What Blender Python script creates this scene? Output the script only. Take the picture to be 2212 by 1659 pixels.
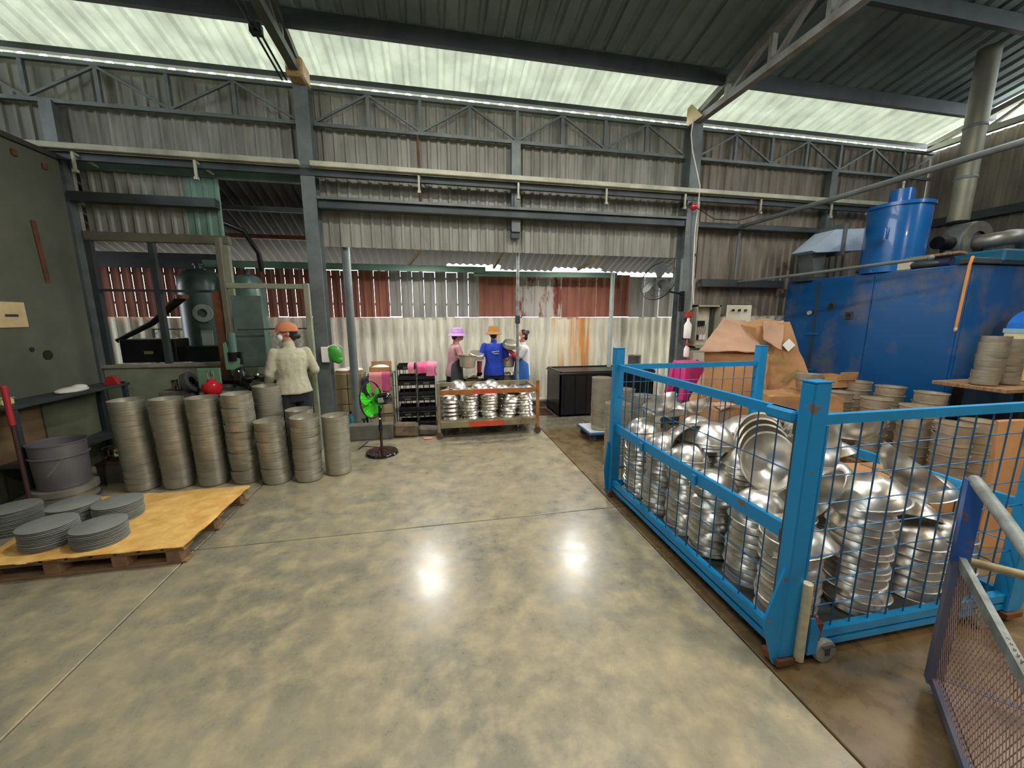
import bpy, bmesh, math, random
from mathutils import Vector, Matrix, Euler, noise
random.seed(7)
R = math.radians
PI = math.pi
for o in list(bpy.data.objects): bpy.data.objects.remove(o)
S = bpy.context.scene
C = S.collection
# ------------------------------------------------------------------ camera
cd = bpy.data.cameras.new('camera'); cam = bpy.data.objects.new('camera', cd); C.objects.link(cam)
cd.sensor_width = 36; cd.lens = 36*830/2212; cd.clip_start = .05; cd.clip_end = 300
cam.location = (0, 0, 1.7); cam.rotation_euler = (R(90-9.91), 0, R(-11.3))
S.camera = cam
# ------------------------------------------------------------------ world, sun, exposure
W = bpy.data.worlds.new('world'); S.world = W; W.use_nodes = True
bg = W.node_tree.nodes['Background']
sk = W.node_tree.nodes.new('ShaderNodeTexSky'); sk.sky_type = 'HOSEK_WILKIE'
sk.sun_direction = Vector((.25, .45, .85)).normalized(); sk.turbidity = 6; sk.ground_albedo = .5
mxw = W.node_tree.nodes.new('ShaderNodeMix'); mxw.data_type = 'RGBA'
mxw.inputs[0].default_value = .75; mxw.inputs[7].default_value = (.93, .97, 1.0, 1)
W.node_tree.links.new(sk.outputs[0], mxw.inputs[6]); W.node_tree.links.new(mxw.outputs[2], bg.inputs[0])
bg.inputs[1].default_value = 6.5
sd = bpy.data.lights.new('sun', 'SUN'); so = bpy.data.objects.new('sun', sd); C.objects.link(so)
sd.energy = 3; sd.angle = R(3); sd.color = (1, .95, .86)
so.rotation_euler = Vector((.25, .45, .85)).to_track_quat('Z', 'Y').to_euler()
vs = S.view_settings; vs.view_transform = 'Standard'; vs.look = 'None'; vs.gamma = 1
vs.use_curve_mapping = False; vs.exposure = 0.55
LAMP = .39                                             # strength of the unseen high bay lamps
# ------------------------------------------------------------------ materials
def srgb(c):
    return tuple((v/255/12.92) if v/255 <= .04045 else ((v/255+.055)/1.055)**2.4 for v in c)
MC = {}
def mat(name, col, rough=.5, metal=0, var=.12, scale=6, col2=None, bump=0, bscale=40, stretch=(1,1,1), thr=None, spec=.5, coat=0, alpha=None, trans=None, coord='Object'):
    """procedural: colour varies by noise between col and col2 (or darker col)"""
    if name in MC: return MC[name]
    m = bpy.data.materials.new(name); m.use_nodes = True; n = m.node_tree.nodes; l = m.node_tree.links
    b = n['Principled BSDF']
    c1 = srgb(col); c2 = srgb(col2) if col2 else tuple(v*(1-var*1.8) for v in c1)
    tc = n.new('ShaderNodeTexCoord'); mp = n.new('ShaderNodeMapping'); mp.inputs['Scale'].default_value = stretch
    l.new(tc.outputs[coord], mp.inputs[0])
    nz = n.new('ShaderNodeTexNoise'); nz.inputs['Scale'].default_value = scale; nz.inputs['Detail'].default_value = 6; nz.inputs['Roughness'].default_value = .6
    l.new(mp.outputs[0], nz.inputs[0])
    rp = n.new('ShaderNodeValToRGB'); t = thr or (.35, .7)
    rp.color_ramp.elements[0].position = t[0]; rp.color_ramp.elements[1].position = t[1]
    rp.color_ramp.elements[0].color = (*c1, 1); rp.color_ramp.elements[1].color = (*c2, 1)
    l.new(nz.outputs[0], rp.inputs[0]); l.new(rp.outputs[0], b.inputs['Base Color'])
    b.inputs['Roughness'].default_value = rough; b.inputs['Metallic'].default_value = metal
    b.inputs['Specular IOR Level'].default_value = spec; b.inputs['Coat Weight'].default_value = coat
    mr = n.new('ShaderNodeMapRange'); mr.inputs[3].default_value = max(.02, rough*.8); mr.inputs[4].default_value = min(1, rough*1.25)
    l.new(nz.outputs[0], mr.inputs[0]); l.new(mr.outputs[0], b.inputs['Roughness'])
    if bump:
        n2 = n.new('ShaderNodeTexNoise'); n2.inputs['Scale'].default_value = bscale; n2.inputs['Detail'].default_value = 4
        bm_ = n.new('ShaderNodeBump'); bm_.inputs['Strength'].default_value = bump; bm_.inputs['Distance'].default_value = .02
        l.new(mp.outputs[0], n2.inputs[0]); l.new(n2.outputs[0], bm_.inputs['Height']); l.new(bm_.outputs[0], b.inputs['Normal'])
    if trans:
        tr = n.new('ShaderNodeBsdfTranslucent'); l.new(rp.outputs[0], tr.inputs[0])
        ms = n.new('ShaderNodeMixShader'); ms.inputs[0].default_value = trans
        l.new(b.outputs[0], ms.inputs[1]); l.new(tr.outputs[0], ms.inputs[2]); l.new(ms.outputs[0], n['Material Output'].inputs[0])
    if alpha is not None: b.inputs['Alpha'].default_value = alpha
    MC[name] = m
    return m
def emit(name, col, s):
    m = bpy.data.materials.new(name); m.use_nodes = True; b = m.node_tree.nodes['Principled BSDF']
    b.inputs['Base Color'].default_value = (*col, 1); b.inputs['Emission Color'].default_value = (*col, 1); b.inputs['Emission Strength'].default_value = s
    return m
STEEL = mat('grey_painted_steel', (112,120,118), .5, .2, .25, 3, bump=.1)
STEELD = mat('dark_painted_steel', (66,74,74), .5, .2, .25, 3)
ROOFM = mat('green_grey_roof_sheet', (128,146,144), .55, .3, .25, 1.2)
CREAM = mat('cream_painted_steel', (190,190,165), .5, .1, .25, 3)
GREENP = mat('faded_green_paint', (112,146,128), .55, .1, .2, 3)
WALLM = mat('weathered_grey_sheet', (154,154,142), .6, .1, .3, 2.2, col2=(112,112,102), stretch=(3,1,.45), bump=.05)
WALLR = mat('brown_grey_sheet', (142,132,116), .6, .1, .3, 2.2, col2=(92,88,78), stretch=(3,1,.45))
CEMENT = mat('stained_cement_sheet', (226,222,204), .8, 0, .3, 2.6, col2=(176,172,152), stretch=(5,1,.5), thr=(.38,.68))
CEMENTR = mat('rust_stained_cement_sheet', (196,130,62), .8, 0, .3, 1.7, col2=(214,208,184), stretch=(4,1,.22), thr=(.42,.54))
REDS = mat('rusty_red_sheet', (160,102,84), .6, .1, .3, 2, col2=(124,76,62), stretch=(3,1,.5))
GREYS = mat('galvanised_sheet', (165,165,160), .5, .3, .3, 2.2, col2=(120,116,108), stretch=(4,1,.4))
RUSTG = mat('half_rusted_sheet', (175,170,162), .6, .2, .3, 3, col2=(122,62,44), stretch=(3,1,.8), thr=(.45,.55))
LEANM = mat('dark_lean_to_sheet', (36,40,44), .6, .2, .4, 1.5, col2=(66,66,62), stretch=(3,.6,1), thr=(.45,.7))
TRANSL = mat('translucent_roof_sheet', (186,190,178), .5, 0, .12, 3, trans=.62)
CAGEB = mat('cage_blue_paint', (10,134,194), .42, .0, .15, 5, col2=(12,118,168), bump=.05)
WIREM = mat('wire_blue_paint', (50,105,145), .4, .4, .15, 5)
def chip(name, base, under, amt=.62, scale=9, rough=.45):
    return mat(name, base, rough, .1, .1, scale, col2=under, thr=(amt, amt+.03), stretch=(1,1,1), coord='Object')
CAGECHIP = chip('chipped_blue_paint', (10,132,192), (110,96,84), .64, 12)
ALU = mat('bright_aluminium', (238,234,224), .33, .92, .1, 5, col2=(190,184,172), bump=.04, bscale=25)
ALUD = mat('dull_aluminium', (188,185,170), .40, .7, .1, 3, col2=(164,158,142))
ALUD2 = mat('dull_grey_aluminium_pot', (204,194,172), .42, .6, .15, 5, col2=(172,160,138))
DISCM = mat('bluish_aluminium_disc', (158,162,154), .5, .35, .12, 4, col2=(136,140,134))
STAIN = mat('polished_stainless', (210,205,195), .12, 1, .1, 4)
WOOD = mat('pallet_wood', (150,118,84), .8, 0, .3, 5, col2=(104,80,58), stretch=(1,6,1), bump=.2)
PLY = mat('oiled_cardboard_sheet', (240,198,118), .6, 0, .2, 9, col2=(212,156,76), bump=.1)
CARD = mat('brown_cardboard', (186,142,96), .75, 0, .2, 3, col2=(160,118,78), bump=.08, bscale=8)
CARDW = mat('film_wrapped_cardboard', (182,140,98), .28, 0, .2, 4, col2=(150,112,76), bump=.5, bscale=12, coat=.6)
OVEN = mat('oven_blue_paint', (8,80,138), .38, .1, .2, 1.6, col2=(96,100,108), thr=(.50,.68))
OVEN2 = mat('cylinder_blue_paint', (12,90,156), .22, 0, .1, 3, coat=.4)
BLACK = mat('black_plastic', (28,30,32), .35, 0, .2, 5)
BLACKM = mat('black_machine', (34,34,34), .3, .5, .2, 5)
RUBBER = mat('grey_rubber', (90,88,84), .7, 0, .2, 9)
PINK = mat('pink_cloth', (226,128,160), .8, 0, .12, 8)
MAG = mat('magenta_plastic', (214,58,128), .4, 0, .1, 3)
TANKG = mat('dark_green_tank', (62,82,74), .35, .2, .2, 3)
TANKL = mat('grey_green_tank', (104,132,122), .32, .2, .2, 3)
MACHG = mat('machine_green', (112,152,122), .45, .1, .15, 4)
RUST = mat('rusty_brown_steel', (122,78,50), .7, .3, .3, 7, col2=(84,56,40))
TROLY = mat('trolley_yellow_grey', (152,142,110), .6, .2, .25, 7, col2=(112,100,78))
ORNG = mat('orange_brown_paint', (172,112,58), .55, .1, .2, 7, col2=(130,84,50))
REDO = mat('red_orange_paint', (214,84,54), .5, .1, .15, 7)
WHITE = mat('white_plastic', (232,230,222), .4, 0, .05, 5)
CONC = mat('rough_grey_concrete', (112,108,98), .75, 0, .25, 5, col2=(84,80,72), bump=.2)
PARTW = mat('green_grey_plaster', (98,100,86), .7, 0, .2, 1.2, col2=(76,78,64), bump=.08, bscale=6)
SILLM = mat('pale_green_sill', (142,148,124), .7, 0, .2, 3)
PIPEG = mat('galvanised_pipe', (150,156,152), .5, .5, .25, 14, col2=(108,112,106), bump=.15)
GALV = mat('spiral_duct_metal', (150,148,140), .4, .7, .2, 5)
SKIN = mat('skin', (190,132,104), .55, 0, .08, 5)
HAIR = mat('black_hair', (24,20,20), .5, 0, .1, 30)
EYEW = mat('eye_white', (235,235,230), .3, 0, .02, 5)
DARKC = mat('dark_trousers', (38,38,44), .85, 0, .15, 10)
GROUND = mat('outdoor_ground', (170,165,150), .9, 0, .15, 1)
# floor: mottled, stained, unevenly polished concrete
def floor_mat(name, ca, cb, cc, r0, r1):
    m = bpy.data.materials.new(name); m.use_nodes = True; n = m.node_tree.nodes; l = m.node_tree.links; b = n['Principled BSDF']
    g = n.new('ShaderNodeNewGeometry')
    def nz(s, d=8, w=.6):
        q = n.new('ShaderNodeTexNoise'); q.inputs['Scale'].default_value = s; q.inputs['Detail'].default_value = d; q.inputs['Roughness'].default_value = w
        l.new(g.outputs['Position'], q.inputs[0]); return q
    def ramp(src, p0, p1, a, c):
        q = n.new('ShaderNodeValToRGB'); q.color_ramp.elements[0].position = p0; q.color_ramp.elements[1].position = p1
        q.color_ramp.elements[0].color = a; q.color_ramp.elements[1].color = c; l.new(src, q.inputs[0]); return q
    A = nz(1.1, 8, .68); B = nz(6.5, 6, .65); D = nz(26, 2, .5)
    r1_ = ramp(A.outputs[0], .38, .62, (*srgb(ca), 1), (*srgb(cb), 1))
    m1 = n.new('ShaderNodeMix'); m1.data_type = 'RGBA'; m1.blend_type = 'MIX'
    k = ramp(B.outputs[0], .45, .66, (0,0,0,1), (.75,.75,.75,1)); l.new(k.outputs[0], m1.inputs[0])
    l.new(r1_.outputs[0], m1.inputs[6]); m1.inputs[7].default_value = (*srgb(cc), 1)
    m2 = n.new('ShaderNodeMix'); m2.data_type = 'RGBA'; k2 = ramp(D.outputs[0], .77, .82, (0,0,0,1), (.7,.7,.7,1))
    l.new(k2.outputs[0], m2.inputs[0]); l.new(m1.outputs[2], m2.inputs[6]); m2.inputs[7].default_value = (.02,.02,.018,1)
    l.new(m2.outputs[2], b.inputs['Base Color'])
    mr = n.new('ShaderNodeMapRange'); mr.inputs[1].default_value = .35; mr.inputs[2].default_value = .65; mr.inputs[3].default_value = r0; mr.inputs[4].default_value = r1
    l.new(B.outputs[0], mr.inputs[0]); l.new(mr.outputs[0], b.inputs['Roughness'])
    bp = n.new('ShaderNodeBump'); bp.inputs['Strength'].default_value = .12; bp.inputs['Distance'].default_value = .01
    l.new(B.outputs[0], bp.inputs['Height']); l.new(bp.outputs[0], b.inputs['Normal'])
    b.inputs['Specular IOR Level'].default_value = .5; b.inputs['Coat Weight'].default_value = .5; b.inputs['Coat Roughness'].default_value = .22
    return m
FLOOR = floor_mat('polished_concrete', (156,148,124), (126,122,106), (182,168,132), .24, .44)
FLOORB = floor_mat('brown_shaded_concrete', (114,94,60), (94,80,56), (130,110,76), .2, .4)  # browner slab, its colour darkened further to hold the shade around the cage
FLOORW = floor_mat('wet_dark_concrete', (118,112,96), (92,88,76), (128,120,100), .12, .35)
# ------------------------------------------------------------------ mesh builder
class MB:
    def __init__(s): s.v = []; s.f = []
    def add(s, vs, fs):
        k = len(s.v); s.v += [tuple(v) for v in vs]; s.f += [tuple(i+k for i in f) for f in fs]; return s
    def box(s, a, b, rot=None, ch=0):
        x0,y0,z0 = a; x1,y1,z1 = b
        cx,cy,cz = (x0+x1)/2,(y0+y1)/2,(z0+z1)/2; hx,hy,hz = abs(x1-x0)/2,abs(y1-y0)/2,abs(z1-z0)/2
        if ch: ch = min(ch, hx*.45, hy*.45, hz*.45)
        if ch:
            bm = bmesh.new(); bmesh.ops.create_cube(bm, size=1)
            for v in bm.verts: v.co = Vector((v.co.x*2*hx, v.co.y*2*hy, v.co.z*2*hz))
            bmesh.ops.bevel(bm, geom=list(bm.edges), offset=ch, segments=1, affect='EDGES')
            vs = [v.co.copy() for v in bm.verts]; fs = [[v.index for v in f.verts] for f in bm.faces]; bm.free()
        else:
            vs = [Vector((i*hx, j*hy, k*hz)) for k in (-1,1) for j in (-1,1) for i in (-1,1)]
            fs = [(0,2,3,1),(4,5,7,6),(0,1,5,4),(2,6,7,3),(0,4,6,2),(1,3,7,5)]
        M = Matrix.Translation((cx,cy,cz)) @ (Euler(rot).to_matrix().to_4x4() if rot else Matrix())
        return s.add([M @ v for v in vs], fs)
    def bar(s, p, q, w, h=None, up=(0,0,1)):
        """rectangular bar p->q, w sideways, h along up"""
        p = Vector(p); q = Vector(q); h = h or w; d = (q-p).normalized(); up = Vector(up)
        if abs(d.dot(up)) > .98: up = Vector((0,1,0))
        sd_ = d.cross(up).normalized(); u = sd_.cross(d).normalized()
        vs = [e + sd_*(i*w/2) + u*(j*h/2) for e in (p,q) for i,j in ((-1,-1),(1,-1),(1,1),(-1,1))]
        return s.add(vs, [(3,2,1,0),(4,5,6,7),(0,1,5,4),(1,2,6,5),(2,3,7,6),(3,0,4,7)])
    def tube(s, pts, r, n=10, close=True):
        pts = [Vector(p) for p in pts]; rs = r if isinstance(r, (list,tuple)) else [r]*len(pts)
        vs = []; fs = []; ref = None
        for i, p in enumerate(pts):
            d = (pts[min(i+1,len(pts)-1)]-pts[max(i-1,0)]).normalized()
            if ref is None: ref = d.orthogonal().normalized()
            ref = (ref - d*ref.dot(d)).normalized(); b = d.cross(ref)
            for k in range(n):
                a = 2*PI*k/n; vs.append(p + (ref*math.cos(a)+b*math.sin(a))*rs[i])
        for i in range(len(pts)-1):
            for k in range(n): fs.append((i*n+k, i*n+(k+1)%n, (i+1)*n+(k+1)%n, (i+1)*n+k))
        if close: fs.append(tuple(range(n-1,-1,-1))); fs.append(tuple((len(pts)-1)*n+k for k in range(n)))
        return s.add(vs, fs)
    def lathe(s, prof, n=32, c=(0,0,0), M=None, sx=1, sy=1):
        vs = []; fs = []; rings = []
        for r, z in prof:
            if r < 1e-5: rings.append([len(vs)]); vs.append(Vector((0,0,z)))
            else:
                rings.append(list(range(len(vs), len(vs)+n)))
                for k in range(n): vs.append(Vector((r*sx*math.cos(2*PI*k/n), r*sy*math.sin(2*PI*k/n), z)))
        for a, b in zip(rings, rings[1:]):
            for k in range(n):
                k2 = (k+1)%n
                if len(a) == 1 and len(b) == 1: continue
                if len(a) == 1: fs.append((a[0], b[k2], b[k]))
                elif len(b) == 1: fs.append((a[k], a[k2], b[0]))
                else: fs.append((a[k], a[k2], b[k2], b[k]))
        M = Matrix.Translation(c) @ (M if M is not None else Matrix())
        return s.add([M @ v for v in vs], fs)
    def ell(s, c, r, rot=None, n=14, m=9):
        prof = [(math.sin(PI*i/m), -math.cos(PI*i/m)) for i in range(m+1)]
        prof[0] = (0,-1); prof[-1] = (0,1)
        M = (Euler(rot).to_matrix().to_4x4() if rot else Matrix()) @ Matrix.Diagonal((r[0],r[1],r[2],1))
        return s.lathe(prof, n, c, M)
    def prism(s, poly, h, M=None):
        """poly in xy extruded 0..h in z, then M"""
        n = len(poly); vs = [Vector((x,y,0)) for x,y in poly]+[Vector((x,y,h)) for x,y in poly]
        fs = [tuple(range(n-1,-1,-1)), tuple(range(n,2*n))]+[(i,(i+1)%n,n+(i+1)%n,n+i) for i in range(n)]
        M = M or Matrix()
        return s.add([M @ v for v in vs], fs)
    def mesh(s, name, m=None, ang=40):
        me = bpy.data.meshes.new(name); me.from_pydata(s.v, [], s.f); me.validate()
        bm = bmesh.new(); bm.from_mesh(me); bmesh.ops.recalc_face_normals(bm, faces=bm.faces); bm.to_mesh(me); bm.free()
        if m: me.materials.append(m)
        if ang:
            me.polygons.foreach_set('use_smooth', [True]*len(me.polygons)); me.set_sharp_from_angle(angle=R(ang))
        return me
    def build(s, name, m=None, parent=None, ang=40, raw=False):
        """linked as one object; if parent is given the points are in the parent's own space"""
        me = s.mesh(name, m, ang) if not raw else s.rawmesh(name, m)
        return link(name, me, parent)
    def rawmesh(s, name, m):
        me = bpy.data.meshes.new(name); me.from_pydata(s.v, [], s.f)
        if m: me.materials.append(m)
        return me
def link(name, me, parent=None, loc=None, rot=None):
    o = bpy.data.objects.new(name, me); C.objects.link(o)
    if parent: o.parent = parent
    if loc is not None: o.location = loc
    if rot is not None: o.rotation_euler = rot
    return o
def tag(o, label=None, cat=None, group=None, kind=None):
    if label: o['label'] = label
    if cat: o['category'] = cat
    if group: o['group'] = group
    if kind: o['kind'] = kind
    return o
def thing(name, label, cat, loc=(0,0,0), rz=0, group=None):
    o = bpy.data.objects.new(name, None); C.objects.link(o); o.empty_display_size = .1
    o.location = loc; o.rotation_euler = (0,0,rz)
    return tag(o, label, cat, group)
def struct(name, loc=(0,0,0)):
    o = bpy.data.objects.new(name, None); C.objects.link(o); o.location = loc; o['kind'] = 'structure'; return o
def dup(o, loc=None, rot=None, label=None, group=None):
    c = o.copy(); C.objects.link(c)
    if loc is not None: c.location = loc
    if rot is not None: c.rotation_euler = rot
    if label: c['label'] = label
    if group: c['group'] = group
    for ch in o.children:
        d = ch.copy(); C.objects.link(d); d.parent = c
        for g in ch.children:
            e = g.copy(); C.objects.link(e); e.parent = d
    return c
def corr(o, u, v, n, w, l, pitch, depth, kind='trap', seg=1, th=0.0015):
    """corrugated sheet mesh: width w along u, length l along v, ribs along v standing out along n"""
    o, u, v, n = Vector(o), Vector(u), Vector(v), Vector(n); pts = []
    k = max(1, round(w/pitch)); p = w/k
    for i in range(k):
        if kind == 'trap': pts += [(i*p, 0), (i*p+p*.55, 0), (i*p+p*.67, depth), (i*p+p*.88, depth)]
        else: pts += [(i*p+p*j/6, depth*(.5-.5*math.cos(2*PI*j/6))) for j in range(6)]
    pts.append((w, 0)); m = MB(); N = len(pts)
    vs = [o + u*a + n*(b+t) + v*(l*s) for t in (0, -th) for s in (0, 1) for a, b in pts]
    fs = [(i, i+1, N+i+1, N+i) for i in range(N-1)] + [(2*N+i, 3*N+i, 3*N+i+1, 2*N+i+1) for i in range(N-1)]
    m.add(vs, fs); return m
# ------------------------------------------------------------------ floor
fl = struct('floor')
MB().box((-14,-8,-.14), (14,7.4,-.02)).build('subfloor', CONC, fl, 0)
g = .005
xs = [-9, -1.79, 1.56, 9]; ys = [-6, 3.0, 5.48, 7.35]
for i in range(3):
    for j in range(3):
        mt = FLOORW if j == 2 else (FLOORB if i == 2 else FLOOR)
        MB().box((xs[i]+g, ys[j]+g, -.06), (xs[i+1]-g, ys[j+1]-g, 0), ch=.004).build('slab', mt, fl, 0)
tag(MB().box((-60,7.36,-.2), (60,60,-.05)).build('outside_ground', GROUND, None, 0), kind='structure')
# ------------------------------------------------------------------ roof
SL = .225
def rz(y): return 4.62 + SL*(5.6-y)
roof = struct('ceiling')
sv = Vector((0, 1, -SL)); L = sv.length; sv.normalize()
def roofrow(y0, y1, m, dz=0, nm='roof_sheet', w=1.04):
    x = -8.3
    while x < 8.3:
        corr((x, y0, rz(y0)+dz), (1,0,0), sv, (0,SL,1), w+(.03 if m is ROOFM else 0), (y1-y0)*L, .208, .035).build(nm, m, roof, 0)
        x += w
roofrow(4.95, 5.80, TRANSL, 0, 'translucent_sheet')
roofrow(1.9, 5.0, ROOFM, .02); roofrow(-1.2, 1.95, ROOFM, .02); roofrow(-5, -1.15, ROOFM, .02)
for y in (5.66, 4.86, 3.75, 2.6, 1.4, 0.2, -1.2):
    h = .16 if y < 5 else .06
    MB().box((-8.3, y-.03, rz(y)-h-.005), (8.4, y+.03, rz(y)-.005)).build('purlin', STEELD, roof, 0)
wfr = struct('wall_front')
for i in range(16): corr((-8.3+i*1.04,-5.02,0),(1,0,0),(0,0,1),(0,1,0),1.05,7.3,.13,.022).build('sheet', WALLM, wfr, 0)
# ------------------------------------------------------------------ back wall (column line, y = 5.6)
YW = 5.6
wb = struct('wall_back')
def sheets(par, x0, x1, z0, z1, m, y=YW, w=1.04, pitch=.13, d=.022, kind='trap', nm='sheet', gap=-.012, n=(0,-1,0)):
    k = max(1, round((x1-x0)/w)); ww = (x1-x0)/k
    for i in range(k):
        mm = m[i % len(m)] if isinstance(m, list) else m
        corr((x0+i*ww+gap/2, y, z0), (1,0,0), (0,0,1), n, ww-gap, z1-z0, pitch, d, kind).build(nm, mm, par, 0)
sheets(wb, -8.2, -1.5, 3.42, 4.44, WALLM)
sheets(wb, -1.36, 3.72, 2.6, 4.44, WALLM); sheets(wb, -1.6, -1.3, 3.42, 4.44, WALLM, w=.3, y=YW+.01)
sheets(wb, 4.1, 8.4, 1.72, 4.44, WALLR); sheets(wb, 3.7, 4.12, 2.3, 4.44, WALLR, w=.42, y=YW+.01)
sheets(wb, -8.2, -3.95, 0, 3.42, WALLM)
sheets(wb, -3.9, -2.88, 2.66, 3.38, WALLM)
sheets(wb, 4.1, 8.4, 0, 1.72, CEMENT, kind='wave', pitch=.18, y=YW+.02)
corr((-2.88, YW-.01, 2.62), (1,0,0), (0,0,1), (0,-1,0), .38, .76, .13, .015).build('flashing', GREENP, wb, 0)
MB().box((-3.95,YW-.06,3.34), (-1.5,YW+.02,3.44), ch=.005).build('header_beam', mat('blue_green_beam', (108,132,128), .5, .2, .2, 3), wb, 0)
MB().box((-3.95,YW-.05,2.58), (-2.45,YW+.03,2.68), ch=.005).build('lintel', mat('olive_grey_beam', (112,110,92), .6, .1, .2, 3), wb, 0)
MB().box((-3.95,YW-.1,0), (-1.5,YW+.05,1.08)).build('sill_wall', SILLM, wb, 0)
MB().box((-3.97,YW-.12,1.08), (-1.5,YW+.07,1.12), ch=.006).build('sill', mat('dirty_cream_sill', (150,148,124), .7, 0, .2, 4), wb, 0)
for x in (-3.93, -3.3, -2.5):
    MB().box((x-.03,YW-.04,1.12), (x+.03,YW+.02,2.6)).build('mullion', STEELD if x < -3 else SILLM, wb, 0)
MB().box((-3.93,YW-.03,2.0), (-2.5,YW+.01,2.03)).build('glazing_bar', STEELD, wb, 0)
# low kerb footing between the column and the washing bay
MB().box((-1.5,5.45,0), (-.62,5.6,.22), ch=.012).build('kerb', CONC, wb, 0)
mk = MB(); mk.box((-.62,5.47,0), (-.28,5.62,.20), rot=(0,.06,0), ch=.03); mk.build('broken_kerb', mat('broken_brick_kerb', (132,112,86), .85, 0, .3, 9, col2=(88,78,62), bump=.6), wb, 0)
MB().box((-.28,5.5,-.01), (.1,5.66,.12), rot=(.05,.1,.05), ch=.03).build('broken_kerb', CONC, wb, 0)
# columns
def column(x, name='column'):
    c = tag(bpy.data.objects.new(name, None)); C.objects.link(c); c['kind'] = 'structure'; c.location = (x, YW-.12, 0)
    m = MB(); m.box((-.08,-.1,0),(.08,-.085,4.46)); m.box((-.08,.085,0),(.08,.1,4.46)); m.box((-.012,-.085,0),(.012,.085,4.46)); m.build('shaft', STEEL, c, 0)
    m = MB(); m.box((-.13,-.14,0),(.13,.14,.02)); m.build('base_plate', STEELD, c, 0)
    return c
column(-1.44); column(3.78)
for x in (-6.6, -4.02, 1.15, 6.35):
    m = MB(); zb = 2.86 if x == 1.15 else 0
    m.box((x-.06,YW-.13,zb),(x+.06,YW-.03,4.0)); o = m.build('wall_post', STEEL, wb, 0)
MB().box((1.09,YW-.1,2.78),(1.21,YW-.03,2.9)).build('post_foot', STEELD, wb, 0)
# lattice girder on the wall
gir = struct('trim_1')
zb, zt, yg = 4.0, 4.4, YW-.09
for a, b in ((-8.2,-1.52), (-1.34,3.68), (3.88,8.35)):
    MB().box((a,yg-.025,zb-.02),(b,yg+.025,zb+.02)).build('bottom_chord', STEEL, gir, 0)
    MB().box((a,yg-.025,zt-.02),(b,yg+.025,zt+.02)).build('top_chord', STEEL, gir, 0)
    k = round((b-a)/.65); w = (b-a)/k
    for i in range(k+1):
        x = a+i*w
        if 0 < i < k: MB().box((x-.02,yg-.02,zb+.02),(x+.02,yg+.02,zt-.02)).build('strut', STEEL, gir, 0)
        if i < k:
            p, q = ((x,yg-.01,zb+.02),(x+w,yg-.01,zt-.02)) if i % 2 == 0 else ((x,yg-.01,zt-.02),(x+w,yg-.01,zb+.02))
            MB().bar(p, q, .025, .025).build('diagonal', STEEL, gir, 0)
# long rails along the wall
rl = struct('trim_2')
MB().box((-4.2,5.28,3.46),(-1.5,5.36,3.52), ch=.006).build('rail', CREAM, rl, 0)
MB().box((-1.38,5.28,3.46),(8.0,5.36,3.52), ch=.006).build('rail', CREAM, rl, 0)
MB().box((-4.2,5.37,3.38),(8.0,5.42,3.46)).build('rail_web', STEELD, rl, 0)
for x in (-3.75, -2.6, -.13, 1.15, 2.4, 3.62, 4.9, 6.2, 7.3):
    m = MB(); m.bar((x,5.33,3.45),(x,5.33,3.24),.025,.02); m.bar((x,5.34,3.44),(x+.1,5.5,3.36),.02); m.box((x-.02,5.31,3.24),(x+.02,5.35,3.27)); m.build('rail_hanger', CREAM, rl, 0)
bm_ = struct('trim_3')
m = MB(); m.box((-1.36,5.40,3.02),(3.7,5.52,3.12), ch=.01); m.build('beam', STEELD, bm_, 0)
m = MB(); m.box((3.86,5.40,3.02),(7.6,5.52,3.10), ch=.01); m.build('beam', STEELD, bm_, 0)
MB().box((-1.36,5.36,3.12),(3.7,5.44,3.15)).build('beam_flange', STEEL, bm_, 0)
MB().box((-3.95,5.44,2.98),(-2.5,5.56,3.08)).build('beam', STEELD, bm_, 0)
m = MB(); m.tube([(-.13,5.5,4.0),(-.12,5.48,3.5),(-.12,5.5,3.12)], .014, 8); m.build('rusty_hanger_rod', RUST, bm_)
MB().box((4.1,5.44,2.16),(5.6,5.56,2.28), ch=.008).build('beam', STEELD, bm_, 0)
# thin poles under the sheet
def post(x, y, z0, z1, r, m, lab, nm='pole'):
    o = thing(nm, lab, 'post', (x,y,z0)); MB().tube([(0,0,0),(0,0,z1-z0)], r, 14).build('shaft', m, o)
    MB().box((-r*1.9,-r*1.9,0),(r*1.9,r*1.9,.012)).build('foot_plate', STEELD, o, 0); return o
post(-1.13, 5.7, 0, 2.66, .055, STEEL, 'thick grey round post right of the left main column', 'round_post')
post(1.22, 5.68, 0, 2.86, .022, PIPEG, 'thin galvanised pipe standing behind the rusty pan trolley', 'thin_pipe')
post(3.25, 6.8, 0, 2.5, .04, mat('pale_blue_grey_paint', (160,172,168), .5, .1), 'pale grey post carrying the green beam beside the hanging wall fan', 'pale_post')
p = thing('pipe_clamp', 'small dark clamp fixed on the thin galvanised pipe', 'clamp', (1.22,5.68,1.66))
MB().box((-.035,-.03,-.06),(.035,.03,.06), ch=.008).build('clamp_body', STEELD, p, 0); MB().tube([(.03,0,.02),(.07,-.02,.05)], .008, 6).build('clamp_screw', STEELD, p)
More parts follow.
